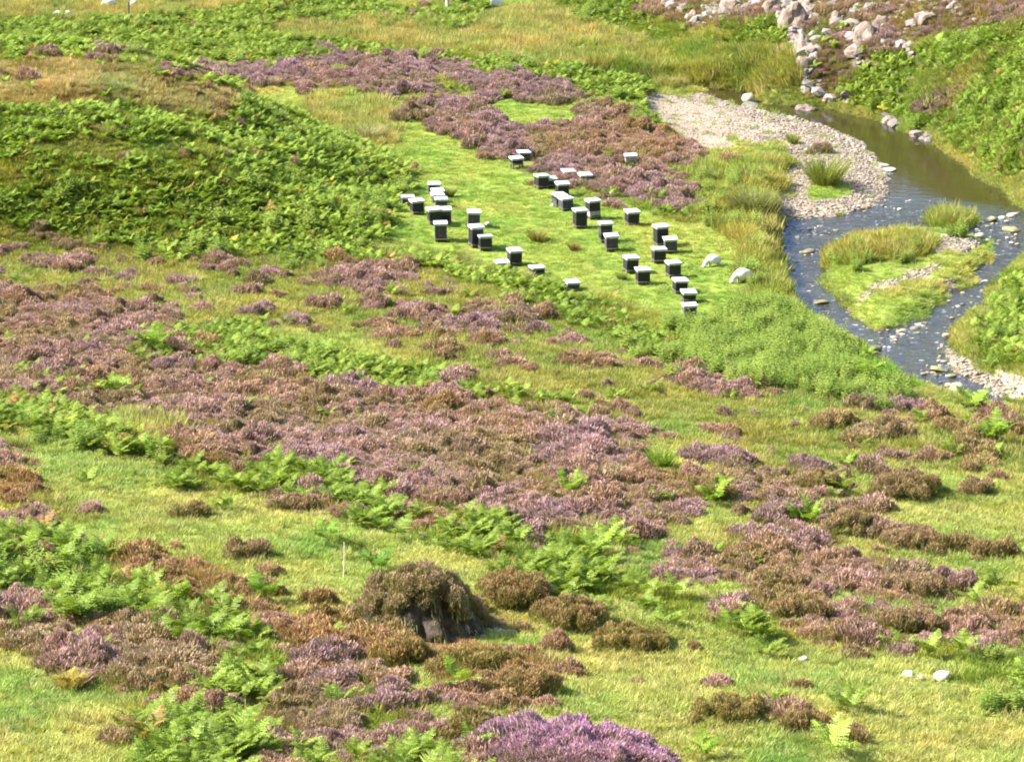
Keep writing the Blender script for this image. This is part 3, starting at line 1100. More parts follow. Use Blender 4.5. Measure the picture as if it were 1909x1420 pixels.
HM = {'d': hive_meshes(M_DARK, 'dark'), 'g': hive_meshes(M_GREY, 'grey'), 'p': hive_meshes(M_PALE, 'pale')}
bm = bmesh.new()
box_bm(bm, -BW - .022, BW + .022, -BW - .022, BW + .022, -0.050, -0.022)
box_bm(bm, -BW - .038, BW + .038, -BW - .038, BW + .038, -0.019, 0.012, .006)
RIM_ME = bm_mesh('hive_roof_rim', bm, M_RIM)
bm = bmesh.new()
box_bm(bm, -BW - .042, BW + .042, -BW - .042, BW + .042, 0.014, 0.026, .005)
SHEET_ME = bm_mesh('hive_roof_sheet', bm, M_ROOF)
bm = bmesh.new()
box_bm(bm, -BW - .01, BW + .01, -BW - .05, BW + .01, 0.10, 0.145)
for sx in (-1, 1):
    for sy in (-1, 1):
        box_bm(bm, sx * .19 - .025, sx * .19 + .025, sy * .19 - .025, sy * .19 + .025, -0.10, 0.098)
STAND_ME = bm_mesh('hive_stand', bm, M_STAND)
bm = bmesh.new()
box_bm(bm, -.15, .15, -BW - .016, -BW - .002, 0.150, 0.168, .002)
SLOT_ME = bm_mesh('hive_entrance', bm, M_SLOT)
STAND_H = 0.147


def make_hive(kinds):
    t = empty('beehive', (0, 0, 0))
    link('stand', STAND_ME, t)
    link('entrance', SLOT_ME, t)
    z = STAND_H
    for k, c in enumerate(kinds):
        link('brood_box' if k == 0 else 'super', HM[c]['box'], t, (0, 0, z))
        z += BH
    rf = link('roof', RIM_ME, t, (0, 0, z + .0))
    link('roof_sheet', SHEET_ME, rf).color = (*[random.uniform(.8, 1.2)] * 3, 1)
    return t, z + 0.04


HIVES = [  # u, top v, base v, boxes from the bottom, yaw, label
    (976, 284, 299, 'g', 14, 'low weathered grey hive at the far end of the heather, behind another low hive'),
    (963, 295, 314, 'd', 14, 'low dark hive on the grass edge just in front of the farthest grey hive'),
    (1059, 314, 333, 'g', 16, 'hive sunk in heather with only its pale lid showing, left of two such lids'),
    (1090, 321, 340, 'g', 16, 'hive sunk in heather with only its pale lid showing, right of two such lids'),
    (1009, 323, 352, 'dd', 20, 'dark two-box hive on the left edge of the heather, left of a touching lower hive'),
    (1024, 327, 349, 'd', 12, 'dark hive half hidden behind the right side of a taller dark hive'),
    (1176, 290, 311, 'p', 6, 'whitish weathered hive standing alone far back in the heather'),
    (1048, 337, 366, 'dd', 12, 'dark hive behind a close pair of greyer hives at the heather edge'),
    (1042, 358, 385, 'gd', 26, 'grey sided hive turned left, left one of a close pair'),
    (1055, 365, 392, 'gg', 22, 'grey hive in front on the right of a close pair, its side sunlit'),
    (1106, 369, 408, 'pdd', 18, 'tall dark hive standing on a white bottom box'),
    (1081, 387, 425, 'ddd', 14, 'tall narrow dark hive left of the hive with a white bottom box'),
    (1178, 389, 420, 'dd', 16, 'dark hive alone on the grass, right of centre, nearest the heather patch'),
    (1129, 412, 452, 'dgd', 12, 'tall dark hive just behind a grey hive in the middle of the meadow'),
    (1140, 434, 468, 'gg', 8, 'grey two-box hive overlapping a tall dark hive behind it'),
    (1232, 417, 459, 'ddd', 18, 'tallest dark hive, at the back of the trio on the right'),
    (1250, 440, 471, 'gg', 6, 'grey hive on the right of the trio beside the tallest dark hive'),
    (1228, 459, 490, 'dd', 10, 'dark hive at the front of the trio, wide pale lid'),
    (1175, 474, 508, 'dd', 18, 'dark hive left of its neighbour, second row from the front, long pale lid'),
    (1198, 497, 530, 'dd', 10, 'dark hive one step nearer and to the right of its similar neighbour, second row'),
    (1255, 484, 517, 'dd', 14, 'dark hive above the front line of three, casting a shadow to the right'),
    (1267, 517, 546, 'dd', 14, 'rearmost hive of the front line of three'),
    (1283, 537, 563, 'd', 12, 'middle hive of the front line of three, pale lid and dark box'),
    (1286, 563, 587, 'g', 8, 'nearest hive of all, low and grey, at the front of the line of three'),
    (1066, 520, 541, 'g', 14, 'low pale lidded hive sunk in rough grass beside the bracken strip'),
    (809, 338, 361, 'gd', 6, 'grey hive at the far end of the left-hand row by the knoll'),
    (816, 350, 368, 'd', 6, 'hive wedged second from the far end of the left-hand row'),
    (815, 358, 378, 'g', 10, 'hive third from the far end of the left-hand row, lid nearly touching the next'),
    (822, 366, 386, 'g', 6, 'low grey hive just behind the joined pair in the left-hand row'),
    (760, 362, 384, 'g', 8, 'grey hive at the foot of the bracken knoll, leftmost of all'),
    (778, 369, 399, 'dd', 18, 'dark hive beside the leftmost grey hive under the knoll'),
    (810, 385, 418, 'dd', 10, 'left hive of the joined pair under one broad line of lids'),
    (830, 385, 415, 'dg', 6, 'right hive of the joined pair, greyer side to the grass'),
    (822, 411, 449, 'ggg', 6, 'tall grey three-box hive in front of the joined pair'),
    (883, 390, 422, 'gg', 4, 'grey two-box hive facing front at the back of the middle trio'),
    (887, 417, 460, 'ddd', 18, 'tall dark hive in the middle of the middle trio'),
    (904, 435, 466, 'dd', 12, 'shorter dark hive at the front of the middle trio, overlapping the tall one'),
    (959, 461, 494, 'dd', 14, 'dark hive rising behind a low lid at the edge of the bracken strip'),
    (936, 483, 500, 'd', 10, 'low hive half buried in bracken left of a taller dark hive'),
    (1001, 493, 512, 'd', 16, 'low hive with a broad pale lid standing alone in the bracken edge'),
]
for (u, vt, vb, kinds, yaw, lab) in HIVES:
    p = spot(u, vb)
    k = px_per_m(p)
    t, h = make_hive(kinds)
    want = (vb - vt - 0.11 * k) / (k * 0.966) + .085
    t.location = p - Vector((0, 0, 0.03 if u not in (976, 963, 1176) else -.08))
    t.scale = (1, 1, max(0.55, min(1.35, want / h)))
    t.rotation_euler = (R(random.uniform(-2.5, 2.5)), R(random.uniform(-2.5, 2.5)), R(yaw + random.uniform(-3, 3)))
    tag(t, lab, 'beehive', 'beehives standing in the meadow')
    CLEAR.append((p.x, p.y, 0.22))
    if len(kinds) > 1 or u in (963, 1176, 976, 1283, 1286, 1024, 760):
        CLEAR.append((p.x, p.y - .55, .42))
        CLEAR.append((p.x, p.y - 1.1, .30))
        if u in (1176, 976, 963, 1286):
            CLEAR.append((p.x, p.y - 1.0, .55))
            CLEAR.append((p.x, p.y - 1.9, .5))
    elif u not in (1059, 1090):
        CLEAR.append((p.x, p.y - .45, .25))


# ------------------------------------------------------------------ sheep
M_WOOL = solid_mat('cream_wool', (.60, .57, .49), .95, .12, 9, .6, .1)


def sheep_mesh(name, grazing=True):
    J = {  # joint: (x forward, y side, z up, radius)
        'rump': (-.34, 0, .64, .37), 'loin': (-.08, 0, .67, .40), 'chest': (.20, 0, .62, .375), 'neck0': (.43, 0, .56, .20),
        'neck1': (.60, 0, .38, .13), 'head0': (.70, 0, .25, .12), 'head1': (.80, 0, .11, .075),
        'earl': (.68, .19, .31, .028), 'earr': (.68, -.19, .31, .028), 'tail': (-.72, 0, .52, .055)}
    E = [('rump', 'loin'), ('loin', 'chest'), ('chest', 'neck0'), ('neck0', 'neck1'), ('neck1', 'head0'), ('head0', 'head1'), ('head0', 'earl'), ('head0', 'earr'), ('rump', 'tail')]
    for s, n in ((1, 'l'), (-1, 'r')):
        J['fs' + n] = (.20, s * .10, .36, .10); J['fk' + n] = (.23, s * .10, .20, .05); J['ff' + n] = (.21, s * .10, .015, .030)
        J['hs' + n] = (-.33, s * .11, .40, .13); J['hk' + n] = (-.43, s * .11, .23, .055); J['hf' + n] = (-.38, s * .11, .015, .030)
        E += [('chest', 'fs' + n), ('fs' + n, 'fk' + n), ('fk' + n, 'ff' + n), ('rump', 'hs' + n), ('hs' + n, 'hk' + n), ('hk' + n, 'hf' + n)]
    names = list(J)
    me = bpy.data.meshes.new('tmp')
    me.from_pydata([J[n][:3] for n in names], [(names.index(a), names.index(b_)) for a, b_ in E], [])
    ob = bpy.data.objects.new('tmp', me)
    SC.collection.objects.link(ob)
    sk = ob.modifiers.new('skin', 'SKIN')
    sk.use_smooth_shade = True
    for k, n in enumerate(names):
        r = J[n][3]
        me.skin_vertices[0].data[k].radius = (r, r)
        me.skin_vertices[0].data[k].use_root = (n == 'rump')
    ss_ = ob.modifiers.new('sub', 'SUBSURF')
    ss_.levels = 2
    dg = bpy.context.evaluated_depsgraph_get()
    out = bpy.data.meshes.new_from_object(ob.evaluated_get(dg))
    bpy.data.objects.remove(ob)
    out.name = name
    co_ = np.zeros(len(out.vertices) * 3)
    out.vertices.foreach_get('co', co_)
    co_ = co_.reshape(-1, 3)
    body = (co_[:, 2] > .36) & (co_[:, 0] < .42)
    f = 1 + 0.09 * (fbm(co_[:, 0] * 9, co_[:, 1] * 9 + co_[:, 2] * 7, 2, 2) - 0.5)
    cen = np.array([-.08, 0, .6])
    co_[body] = cen + (co_[body] - cen) * f[body, None]
    out.vertices.foreach_set('co', co_.ravel())
    out.materials.clear()
    out.materials.append(M_WOOL)
    for p_ in out.polygons:
        p_.use_smooth = True
    out.update()
    return out


SHEEP = sheep_mesh('sheep')
SHEEP_AT = [  # u, v of the feet, heading, scale, label
    (1329, 497, 205, .56, 'white sheep grazing on the meadow right of the hives, farther of the two'),
    (1384, 527, 203, .65, 'white sheep grazing head down beside the tall streamside weeds, nearer of the two'),
    (108, 33, 170, .42, 'tiny white sheep in the far field, left one of a pair by the bracken'),
    (127, 33, 60, .42, 'tiny white sheep in the far field, right one of a pair by the bracken'),
    (203, 16, 200, .62, 'larger white sheep alone in the pale far field'),
    (249, 15, 75, .48, 'white sheep in the far field above the dark fence post'),
    (394, 6, 180, .5, 'white sheep at the top edge of the far field where bracken begins'),
]
for (u, v, hd, s, lab) in SHEEP_AT:
    p = spot(u, v)
    o = link('sheep', SHEEP, None, p - Vector((0, 0, .10 * s)))
    o.rotation_euler = (0, 0, R(hd))
    o.scale = (s, s, s)
    tag(o, lab, 'sheep', 'sheep grazing in the valley')
    CLEAR.append((p.x, p.y, 0.35))

# ------------------------------------------------------------------ posts, cane, trough
M_POST = solid_mat('old_post_wood', (.13, .11, .09), .85, .4, 9, .4)
M_POSTP = solid_mat('bleached_post_wood', (.42, .39, .33), .85, .35, 9, .4)
M_CANE = solid_mat('pale_cane', (.62, .55, .38), .6, .25, 20, .1)
M_TROUGH = solid_mat('galvanised_trough', (.50, .54, .56), .5, .25, 5, .1, .5)


def pole_mesh(name, r, h, mat, seg=10, taper=.92, cap=True):
    bm = bmesh.new()
    bmesh.ops.create_cone(bm, cap_ends=True, segments=seg, radius1=r, radius2=r * taper, depth=h + .3)
    for v in bm.verts:
        v.co.z += h / 2 - .15
        v.co.x += 0.04 * h * (v.co.z / h) ** 2 * .3
    top = [f for f in bm.faces if f.normal.z > .9]
    if cap and top:
        bmesh.ops.inset_region(bm, faces=top, thickness=r * .3)
        for f in top:
            for v in f.verts:
                v.co.z += r * .35
    return bm_mesh(name, bm, mat)


p = spot(240, 39)
o = link('fence_post', pole_mesh('fence_post', .055, .95, M_POST), None, p)
tag(o, 'thin dark post standing alone at the far edge of the bracken', 'post')
p = spot(834, 13)
o = link('fence_post', pole_mesh('fence_post_pale', .11, 1.3, M_POSTP), None, p)
tag(o, 'stout pale wooden post at the top of the far bracken', 'post')
p = spot(641, 1078)
bm = bmesh.new()
for k in range(4):
    r = bmesh.ops.create_cone(bm, cap_ends=True, segments=8, radius1=.014 - .001 * k, radius2=.013 - .001 * k, depth=.26)
    for v in r['verts']:
        v.co.z += .05 + .26 * k
        v.co.x += .006 * k
    if k:
        r = bmesh.ops.create_cone(bm, cap_ends=True, segments=8, radius1=.017, radius2=.017, depth=.014)
        for v in r['verts']:
            v.co.z += .05 + .26 * k - .13
            v.co.x += .006 * k
o = link('marker_cane', bm_mesh('marker_cane', bm, M_CANE), None, p)
tag(o, 'thin pale cane stuck upright in the grass left of the peat mound', 'cane')
CLEAR.append((p.x, p.y, .15))
p = spot(926, 13)
t = empty('water_trough', p, R(4))
bm = bmesh.new()
box_bm(bm, -.30, .30, -.2, -.17, .10, .40, .005)
box_bm(bm, -.30, .30, .17, .2, .10, .40, .005)
box_bm(bm, -.30, -.27, -.168, .168, .10, .40, .005)
box_bm(bm, .27, .30, -.168, .168, .10, .40, .005)
box_bm(bm, -.268, .268, -.168, .168, .10, .13, .0)
link('basin', bm_mesh('trough_basin', bm, M_TROUGH), t)
for sx in (-1, 1):
    bm = bmesh.new()
    box_bm(bm, sx * .2 - .05, sx * .2 + .05, -.18, .18, -.1, .098)
    link('leg', bm_mesh('trough_leg', bm, M_POST), t)
tag(t, 'small pale trough among bracken at the top edge of the valley floor', 'trough')

# ------------------------------------------------------------------ stones, boulders, crag
M_STONE = solid_mat('pale_river_stone', (.34, .30, .25), .8, .45, 5, .3, .3, objcolor=True)
M_BOULDER = solid_mat('mossy_boulder', (.36, .33, .25), .85, .3, 3.2, .5, .2, col2=(.11, .11, .045), objcolor=True)
M_CRAG = solid_mat('pale_crag_rock', (.36, .315, .27), .9, .3, 3.5, .9, .2, col2=(.13, .105, .09), objcolor=True)
rocks = [rock_mesh('boulder_%d' % k, 40 + k, [M_BOULDER], 3, .35, .62) for k in range(4)]
whites = [rock_mesh('white_stone_%d' % k, 60 + k, [M_STONE], 3, .30, .6) for k in range(3)]


def place_rock(me, name, u, v, wpx, label, cat, tint=(1, 1, 1), sink=.2, zs=1.0, rz=None, group=None, sy=1.0):
    p = spot(u, v)
    s = wpx / px_per_m(p)
    o = link(name, me, None, p + Vector((0, 0, s * .31 * zs * (1 - 2 * sink))))
    o.scale = (s, s * sy, s * zs)
    o.rotation_euler = (random.uniform(-.2, .2), random.uniform(-.2, .2), random.uniform(0, 6.28) if rz is None else rz)
    o.color = (*tint, 1)
    tag(o, label, cat, group)
    return o, p


place_rock(rocks[0], 'boulder', 1786, 733, 32, 'round mossy boulder standing in the rippled water near the gravel edge', 'boulder', (1.1, 1.1, 1.0), .12, 1.15)
place_rock(rocks[1], 'boulder', 1395, 191, 24, 'pale peaked boulder in the upper pool off the tip of the gravel bar', 'boulder', (1.5, 1.4, 1.35), .05, 1.2)
place_rock(rocks[2], 'boulder', 1397, 200, 36, 'flat dark rock at the foot of the pale peaked boulder', 'boulder', (.45, .45, .5), .25, .5)
place_rock(rocks[3], 'boulder', 1850, 412, 20, 'dark boulder in the stream right of the grassy islet', 'boulder', (.6, .62, .65), .15, .9)
place_rock(rocks[0], 'boulder', 1764, 630, 16, 'round pale boulder at the tip of the right bank gravel', 'boulder', (1.1, 1.05, 1), .15, 1.1)
place_rock(rocks[2], 'boulder', 1826, 443, 22, 'pale boulder among the stones at the upstream end of the island', 'boulder', (1.3, 1.25, 1.2), .15, .8)
place_rock(rocks[1], 'boulder', 1885, 430, 34, 'low mossy rock ledge in the right channel', 'boulder', (.75, .75, .5), .3, .5)
place_rock(rocks[3], 'boulder', 1748, 690, 30, 'flat mossy rock awash in the lower channel', 'boulder', (.8, .85, .5), .3, .55)
place_rock(rocks[0], 'boulder', 1775, 702, 22, 'second flat mossy rock just downstream in the lower channel', 'boulder', (.7, .72, .5), .3, .5)
place_rock(rocks[1], 'boulder', 1630, 652, 32, 'dark wet rock where the left channel narrows below the island', 'boulder', (.4, .4, .36), .25, .6)
place_rock(rocks[2], 'boulder', 1530, 565, 30, 'dark mossy rock awash in the left channel beside the island', 'boulder', (.5, .5, .35), .3, .5)
place_rock(rocks[3], 'boulder', 1505, 470, 30, 'low dark rock in the blue riffle left of the island', 'boulder', (.5, .5, .4), .35, .4)
place_rock(whites[0], 'flat_stone', 1657, 318, 26, 'flat white stone at the water line of the gravel bar', 'stone', (2.0, 1.95, 1.9), .2, .4)
place_rock(whites[1], 'flat_stone', 1650, 309, 20, 'smaller flat stone just above the white one at the gravel bar', 'stone', (1.6, 1.5, 1.4), .2, .4)
for (u, v, w, lab, me) in ((1692, 1261, 24, 'white quartz stone left of three in the grass by the bracken', whites[0]), (1716, 1267, 18, 'small white quartz stone, middle of three in the grass', whites[1]),
                           (1757, 1268, 34, 'largest white quartz stone, right of three in the grass by the bracken', whites[2])):
    o, p = place_rock(me, 'white_stone', u, v, w, lab, 'stone', (1.45, 1.4, 1.32), .12, 1.0, group='white stones in the grass')
    CLEAR.append((p.x, p.y, .40))
    CLEAR.append((p.x, p.y - .8, .45))
for (u, v, w, lab, me) in ((910, 420, 13, 'small white stone on the turf right of the grey middle hive', whites[0]), (1342, 1037, 12, 'small pale stone in the grass under the wide heather patch', whites[1]),
                           (1497, 1233, 22, 'pale grey stone sunk in the grass below the bracken clumps', whites[2]), (1030, 385, 9, 'tiny white stone at the foot of the close pair of hives', whites[1])):
    o, p = place_rock(me, 'white_stone', u, v, w, lab, 'stone', (1.35, 1.3, 1.2), .2, 1.0)
    CLEAR.append((p.x, p.y, .15))

# stones breaking the surface of the riffles
small = [rock_mesh('river_stone_%d' % k, 80 + k, [M_STONE], 2, .3, .55) for k in range(5)]
RIV = [((1460, 420), (1720, 440), 46, .7), ((1450, 440), (1560, 520), 22, .6), ((1640, 600), (1780, 680), 46, .9), ((1740, 395), (1900, 470), 40, .9), ((1700, 640), (1850, 740), 24, .8),
       ((1600, 370), (1740, 400), 20, .7), ((1760, 500), (1860, 600), 26, .8)]
cnt = 0
for (a, c, n, s) in RIV:
    k = 0
    tries = 0
    while k < n and tries < 900:
        tries += 1
        u, v = random.uniform(a[0], c[0]), random.uniform(a[1], c[1])
        p = spot(u, v)
        if float(bil(GD, p.x, p.y)) > -0.12:
            continue
        if float(vnoise(p.x / 1.3, p.y / 2.6, 3)) < .42:
            continue
        sz = random.uniform(.09, .26) * s * (1.6 if random.random() < .12 else 1)
        o = link('river_stone', small[cnt % 5], None, Vector((p.x, p.y, WL + sz * random.uniform(-.06, .10))))
        o.scale = (sz * 1.2, sz, sz * random.uniform(.6, 1.0))
        o.rotation_euler = (0, 0, random.uniform(0, 6.28))
        w_ = random.choice([(.9, .85, .7), (.45, .45, .36), (.6, .6, .38), (1.3, 1.25, 1.15), (.35, .34, .28)])
        o.color = (*w_, 1)
        tag(o, 'small stone breaking the rippled surface of the shallow stream', 'stone', 'stones scattered in the stream riffles')
        k += 1
        cnt += 1

# shingle on the bars: uncountable
M_SHING = bpy.data.materials.new('shingle')
nt, N, Lk = nodes_of(M_SHING)
p_ = N.new('ShaderNodeBsdfPrincipled')
p_.inputs['Roughness'].default_value = .85
ia = N.new('ShaderNodeAttribute')
ia.attribute_type = 'INSTANCER'
ia.attribute_name = 'col'
f = noise(nt, 4, 3, objco(nt))
Lk.new(mix_rgb(nt, ia.outputs['Color'], (.16, .13, .10), math_node(nt, 'MULTIPLY', f, .5)), p_.inputs['Base Color'])
Lk.new(p_.outputs[0], N.new('ShaderNodeOutputMaterial').inputs[0])
X, Y, Z, D = candidates(0.115)
c = cover(X, Y, Z, .5)
g1 = (c == CL['S']) & (D > -0.25)
big = rng.random(len(X))
keep = g1 & (rng.random(len(X)) < .8)
X, Y, Z, D = X[keep], Y[keep], Z[keep], D[keep]
u, v, _ = project(X, Y, Z)
n = len(X)
near_edge = sstep(3.5, .3, D)
fine = sstep(1480, 1300, u) * (v < 300)
s = (.045 + .11 * rng.random(n) ** 3.0 + .10 * near_edge * rng.random(n) ** 3) * (1 - .45 * fine) + .02
tone = .5 + .75 * rng.random(n)
tone = tone * np.where(rng.random(n) < .2, .5, 1)
cc_ = np.stack([.262 * tone, .215 * tone, .162 * tone], 1)
pink = rng.random(n) < .25
cc_[pink] *= (1.0, .88, .85)
sh = [rock_mesh('shingle_%d' % k, 20 + k, [M_SHING], 1, .3, .6, False) for k in range(5)]
scatter('gravel', 'pale pinkish shingle of loose stones on the stream bars', 'gravel', np.stack([X, Y, Z + s * .12], 1), np.stack([rng.normal(0, .3, n), rng.normal(0, .3, n), rng.random(n) * 6.28], 1),
        np.stack([s * 1.25, s, s * .9], 1), cc_, rng.integers(0, 5, n), sh)

# rock outcrops on the far hillside
outc = [rock_mesh('outcrop_%d' % k, 120 + k, [M_CRAG], 3, .9, .9, False) for k in range(4)]
OUT = [(1478, 52, 44, 1.5, 'jagged pale crag at the left end of the hillside outcrop'), (1495, 95, 26, 1.8, 'tall narrow pale rock running down the crag edge above the rushes'),
       (1500, 128, 28, 1.3, 'pale rock low on the crag edge above the grassy bank'), (1542, 186, 36, .7, 'pale broken rock at the foot of the crag beside the stream'),
       (1612, 78, 44, 1.1, 'grey cracked rock face in the middle of the heathery crag'), (1640, 50, 26, 1.2, 'small pale rock above the grey cracked face'),
       (1725, 42, 36, .8, 'slanting pale rock on the upper right of the crag'), (1500, 20, 34, 1.4, 'pale rock near the top of the crag'),
       (1440, 22, 30, 1.3, 'grey scree rock at the top, left of the crag'), (1290, 34, 22, 1.0, 'small grey scree rock above the straw grass, farthest left'),
       (1360, 14, 28, 1.0, 'grey scree rock at the top edge among heather'), (1596, 98, 30, .8, 'low pale rock just under the grey cracked face'),
       (1652, 228, 32, .6, 'pale bank rock at the far water edge, middle one'), (1505, 205, 44, .5, 'flat pale bank rock at the far water edge below the crag'), (1712, 252, 40, .45, 'low pale bank rock at the far water edge nearest the bracken slope'),
       (1700, 105, 18, .8, 'tiny pale rock where the crag meets the bracken slope'), (1560, 40, 24, 1.1, 'pale rock high in the crag beside purple heather'), (1240, 10, 20, 1.0, 'small grey rock at the top of the scree')]
for k, (u, v, w, zs, lab) in enumerate(OUT):
    o, p = place_rock(outc[k % 4], 'rock_outcrop', u, v, w * (1.3 if v < 150 else .85), lab, 'rock', (.66, .58, .54), .42, zs, None, None, .8)
    CLEAR.append((p.x, p.y, .18 * w / px_per_m(p)))
# scree crumbs on the crag
X, Y, Z, D = candidates(0.30, .95, True)
c = cover(X, Y, Z, 1.0)
k = ((c == CL['K']) & (fbm(X / 1.2, Y / 1.6, 9, 2) > .46)) | (c == CL['X'])
X, Y, Z = X[k], Y[k], Z[k]
n = len(X)
s = (.08 + .42 * rng.random(n) ** 1.6) * np.where(c[k] == CL['X'], 1.7, 1.0)
tone = .45 + .75 * rng.random(n)
scatter('scree', 'pale grey rubble spilling between the heather of the far crag', 'scree', np.stack([X, Y, Z + s * .1], 1), np.stack([rng.normal(0, .4, n), rng.normal(0, .4, n), rng.random(n) * 6.28], 1),
        np.stack([s * 1.2, s, s], 1), np.stack([.205 * tone, .170 * tone, .152 * tone], 1), rng.integers(0, 5, n), sh)

# ------------------------------------------------------------------ peat mound with its torn face
M_PEAT = solid_mat('torn_peat', (.075, .060, .042), .95, .5, 4, .9, .1, col2=(.018, .014, .011))
M_ROOT = solid_mat('bleached_roots', (.46, .42, .38), .8, .35, 9, .4)
mp_ = spot(790, 1176)
kpm = px_per_m(mp_)
t = empty('peat_mound', mp_)
CLEAR.append((mp_.x - .1, mp_.y + .2, 1.0))
CLEAR.append((mp_.x + .55, mp_.y - 1.6, .75))
CLEAR.append((mp_.x + .6, mp_.y - 2.4, .55))
na, nr = 120, 44
MW, MD, MH = 1.9, 1.45, 1.5


def mound_pt(a, r):
    """a: angle, r: 0 at the top .. 1 at the foot"""
    cx, cy = np.cos(a), np.sin(a)
    # steep torn face towards the camera's right, gentle elsewhere
    face = np.clip(np.cos(a - R(-52)), 0, 1) ** 0.8
    prof_g = np.cos(np.clip(r, 0, 1) * math.pi / 2) ** 0.9
    rr = r * (1 - .24 * face * sstep(.25, .6, r) * sstep(1.05, .8, r))
    prof_s = 1 - sstep(.50, .98, r) * .99
    pr = prof_g * (1 - face) + prof_s * face
    nz = fbm(cx * 2.2 + 5, cy * 2.2 + r * 2.5, 3, 3) - .5
    amp = 1 + .55 * nz
    x = MW * rr * cx * amp
    y = MD * rr * cy * amp
    z = MH * pr * (1 + .45 * (fbm(x * 1.5, y * 1.5, 6, 3) - .5)) - .12 * r
    crag = face * sstep(.4, .6, r) * ((fbm(a * 2.2 + 4, r * 5, 8, 3) - .5) * .80 + (fbm(a * 7, r * 12, 3, 2) - .5) * .40)
    return x + crag * cx, y + crag * cy, z


aa = np.linspace(0, 2 * math.pi, na, endpoint=False)
rr_ = np.linspace(0.02, 1, nr)
A, RR = np.meshgrid(aa, rr_, indexing='ij')
mx_, my_, mz_ = mound_pt(A, RR)
mz_ = mz_ + 0 * mx_
base_dz = hz(mx_ + mp_.x, my_ + mp_.y) - mp_.z
mz_ = mz_ + base_dz * RR
idx = np.arange(na * nr).reshape(na, nr)
nxt = np.roll(idx, -1, 0)
Q = np.stack([idx[:, :-1], idx[:, 1:], nxt[:, 1:], nxt[:, :-1]], -1).reshape(-1, 4)
link('torn_face', raw_mesh('torn_face', np.stack([mx_, my_, mz_], -1).reshape(-1, 3), Q, None, None, [M_PEAT], True), t)
# turf, heather and grass growing on its top and left side
def mound_at(a, r):
    x, y, z = mound_pt(np.array(a), np.array(r))
    return np.array((float(x), float(y), float(z) + (float(hz(x + mp_.x, y + mp_.y)) - mp_.z) * float(r)))


Vs, Qs, Cs, c0 = [], [], [], 0
for k in range(230):
    a, r = random.uniform(0, 6.283), math.sqrt(random.random())
    face = max(0, math.cos(a - R(-50)))
    if face > .40 and r > .50 + random.uniform(-.05, .16) and random.random() < .97:
        continue
    P = mound_at(a, r)
    if float(vnoise(P[0] * 1.7 + 3, P[1] * 1.7, 6)) > .60:
        continue
    f = random.uniform(.7, 1.25)
    V, Q, vc = heather_arrays(int(430 * f), .24 * f, .24 * f, random.uniform(.14, .38), .0145, .12, None, 1.0, .5, random.uniform(0, 90))
    if face > .3:
        V[:, 2] -= .5 * np.clip(V[:, 0] * math.cos(a) + V[:, 1] * math.sin(a), 0, 1)
    vc = np.array(vc)
    vc[:, 0] *= random.uniform(.5, 1)
    vc[:, 1] = np.clip(vc[:, 1] * .7 + random.uniform(0, .3), 0, 1)
    Vs.append(V + P - np.array((0, 0, .05))); Qs.append(Q + c0); Cs.append(vc); c0 += len(V)
o = link('heather_cover', raw_mesh('heather_cover', np.concatenate(Vs), np.concatenate(Qs), None, np.concatenate(Cs), [M_HEATH_O]), t)
o.color = (.42, .255, .205, 1)
for nm, num, colr, hang in (('grass_cover', 2600, (.27, .29, .075), False), ('hanging_grass', 520, (.24, .25, .09), True)):
    base, dd, LL = [], [], []
    while len(base) < num:
        a, r = random.uniform(0, 6.283), math.sqrt(random.random())
        face = max(0, math.cos(a - R(-50)))
        onface = face > .35 and r > .52
        if onface != hang or (not hang and float(vnoise(math.cos(a) * r * 3 + 3, math.sin(a) * r * 3, 2)) < .42):
            continue
        if hang and float(vnoise(a * 4, r * 6, 5)) < .50:
            continue
        P = mound_at(a, r)
        base.append(P + (np.array((math.cos(a), math.sin(a), 0)) * .02))
        dd.append((math.cos(a) * .5 + random.gauss(0, .3), math.sin(a) * .5 + random.gauss(0, .3), -1 if hang else 1))
        LL.append(random.uniform(.08, .24))
    base, dd, LL = np.array(base), unit(np.array(dd)), np.array(LL)
    sa = rng.random(num) * 6.283
    side = np.stack([np.cos(sa), np.sin(sa), np.zeros(num)], 1)
    V, Q, tt, bi = rib(base, dd, LL, np.full(num, .014), np.stack([dd[:, 0] * .05, dd[:, 1] * .05, np.full(num, -.04)], 1), side, [(0, .7), (.5, 1), (1, .25)])
    o = link(nm, raw_mesh(nm, V, Q, None, np.stack([tt, rng.random(num)[bi], tt], 1), [M_TUFT_O]), t)
    o.color = (*colr, 1)
M_SHARD = solid_mat('pale_shard_rock', (.33, .30, .27), .85, .4, 7, .6)
for k, (an, r, sc) in enumerate(((-14, .80, (.10, .12, .42)), (-20, .93, (.14, .12, .26)), (-8, .70, (.10, .10, .22)), (-26, .86, (.09, .10, .34)))):
    P = mound_at(R(an), r)
    o = link('rock_shard', rock_mesh('rock_shard_%d' % k, 200 + k, [M_SHARD], 2, .6, 1.0, False), t, Vector(P))
    o.scale = tuple(v_ * 1.3 for v_ in sc)
    o.rotation_euler = (.2, -.25, random.uniform(0, 6))


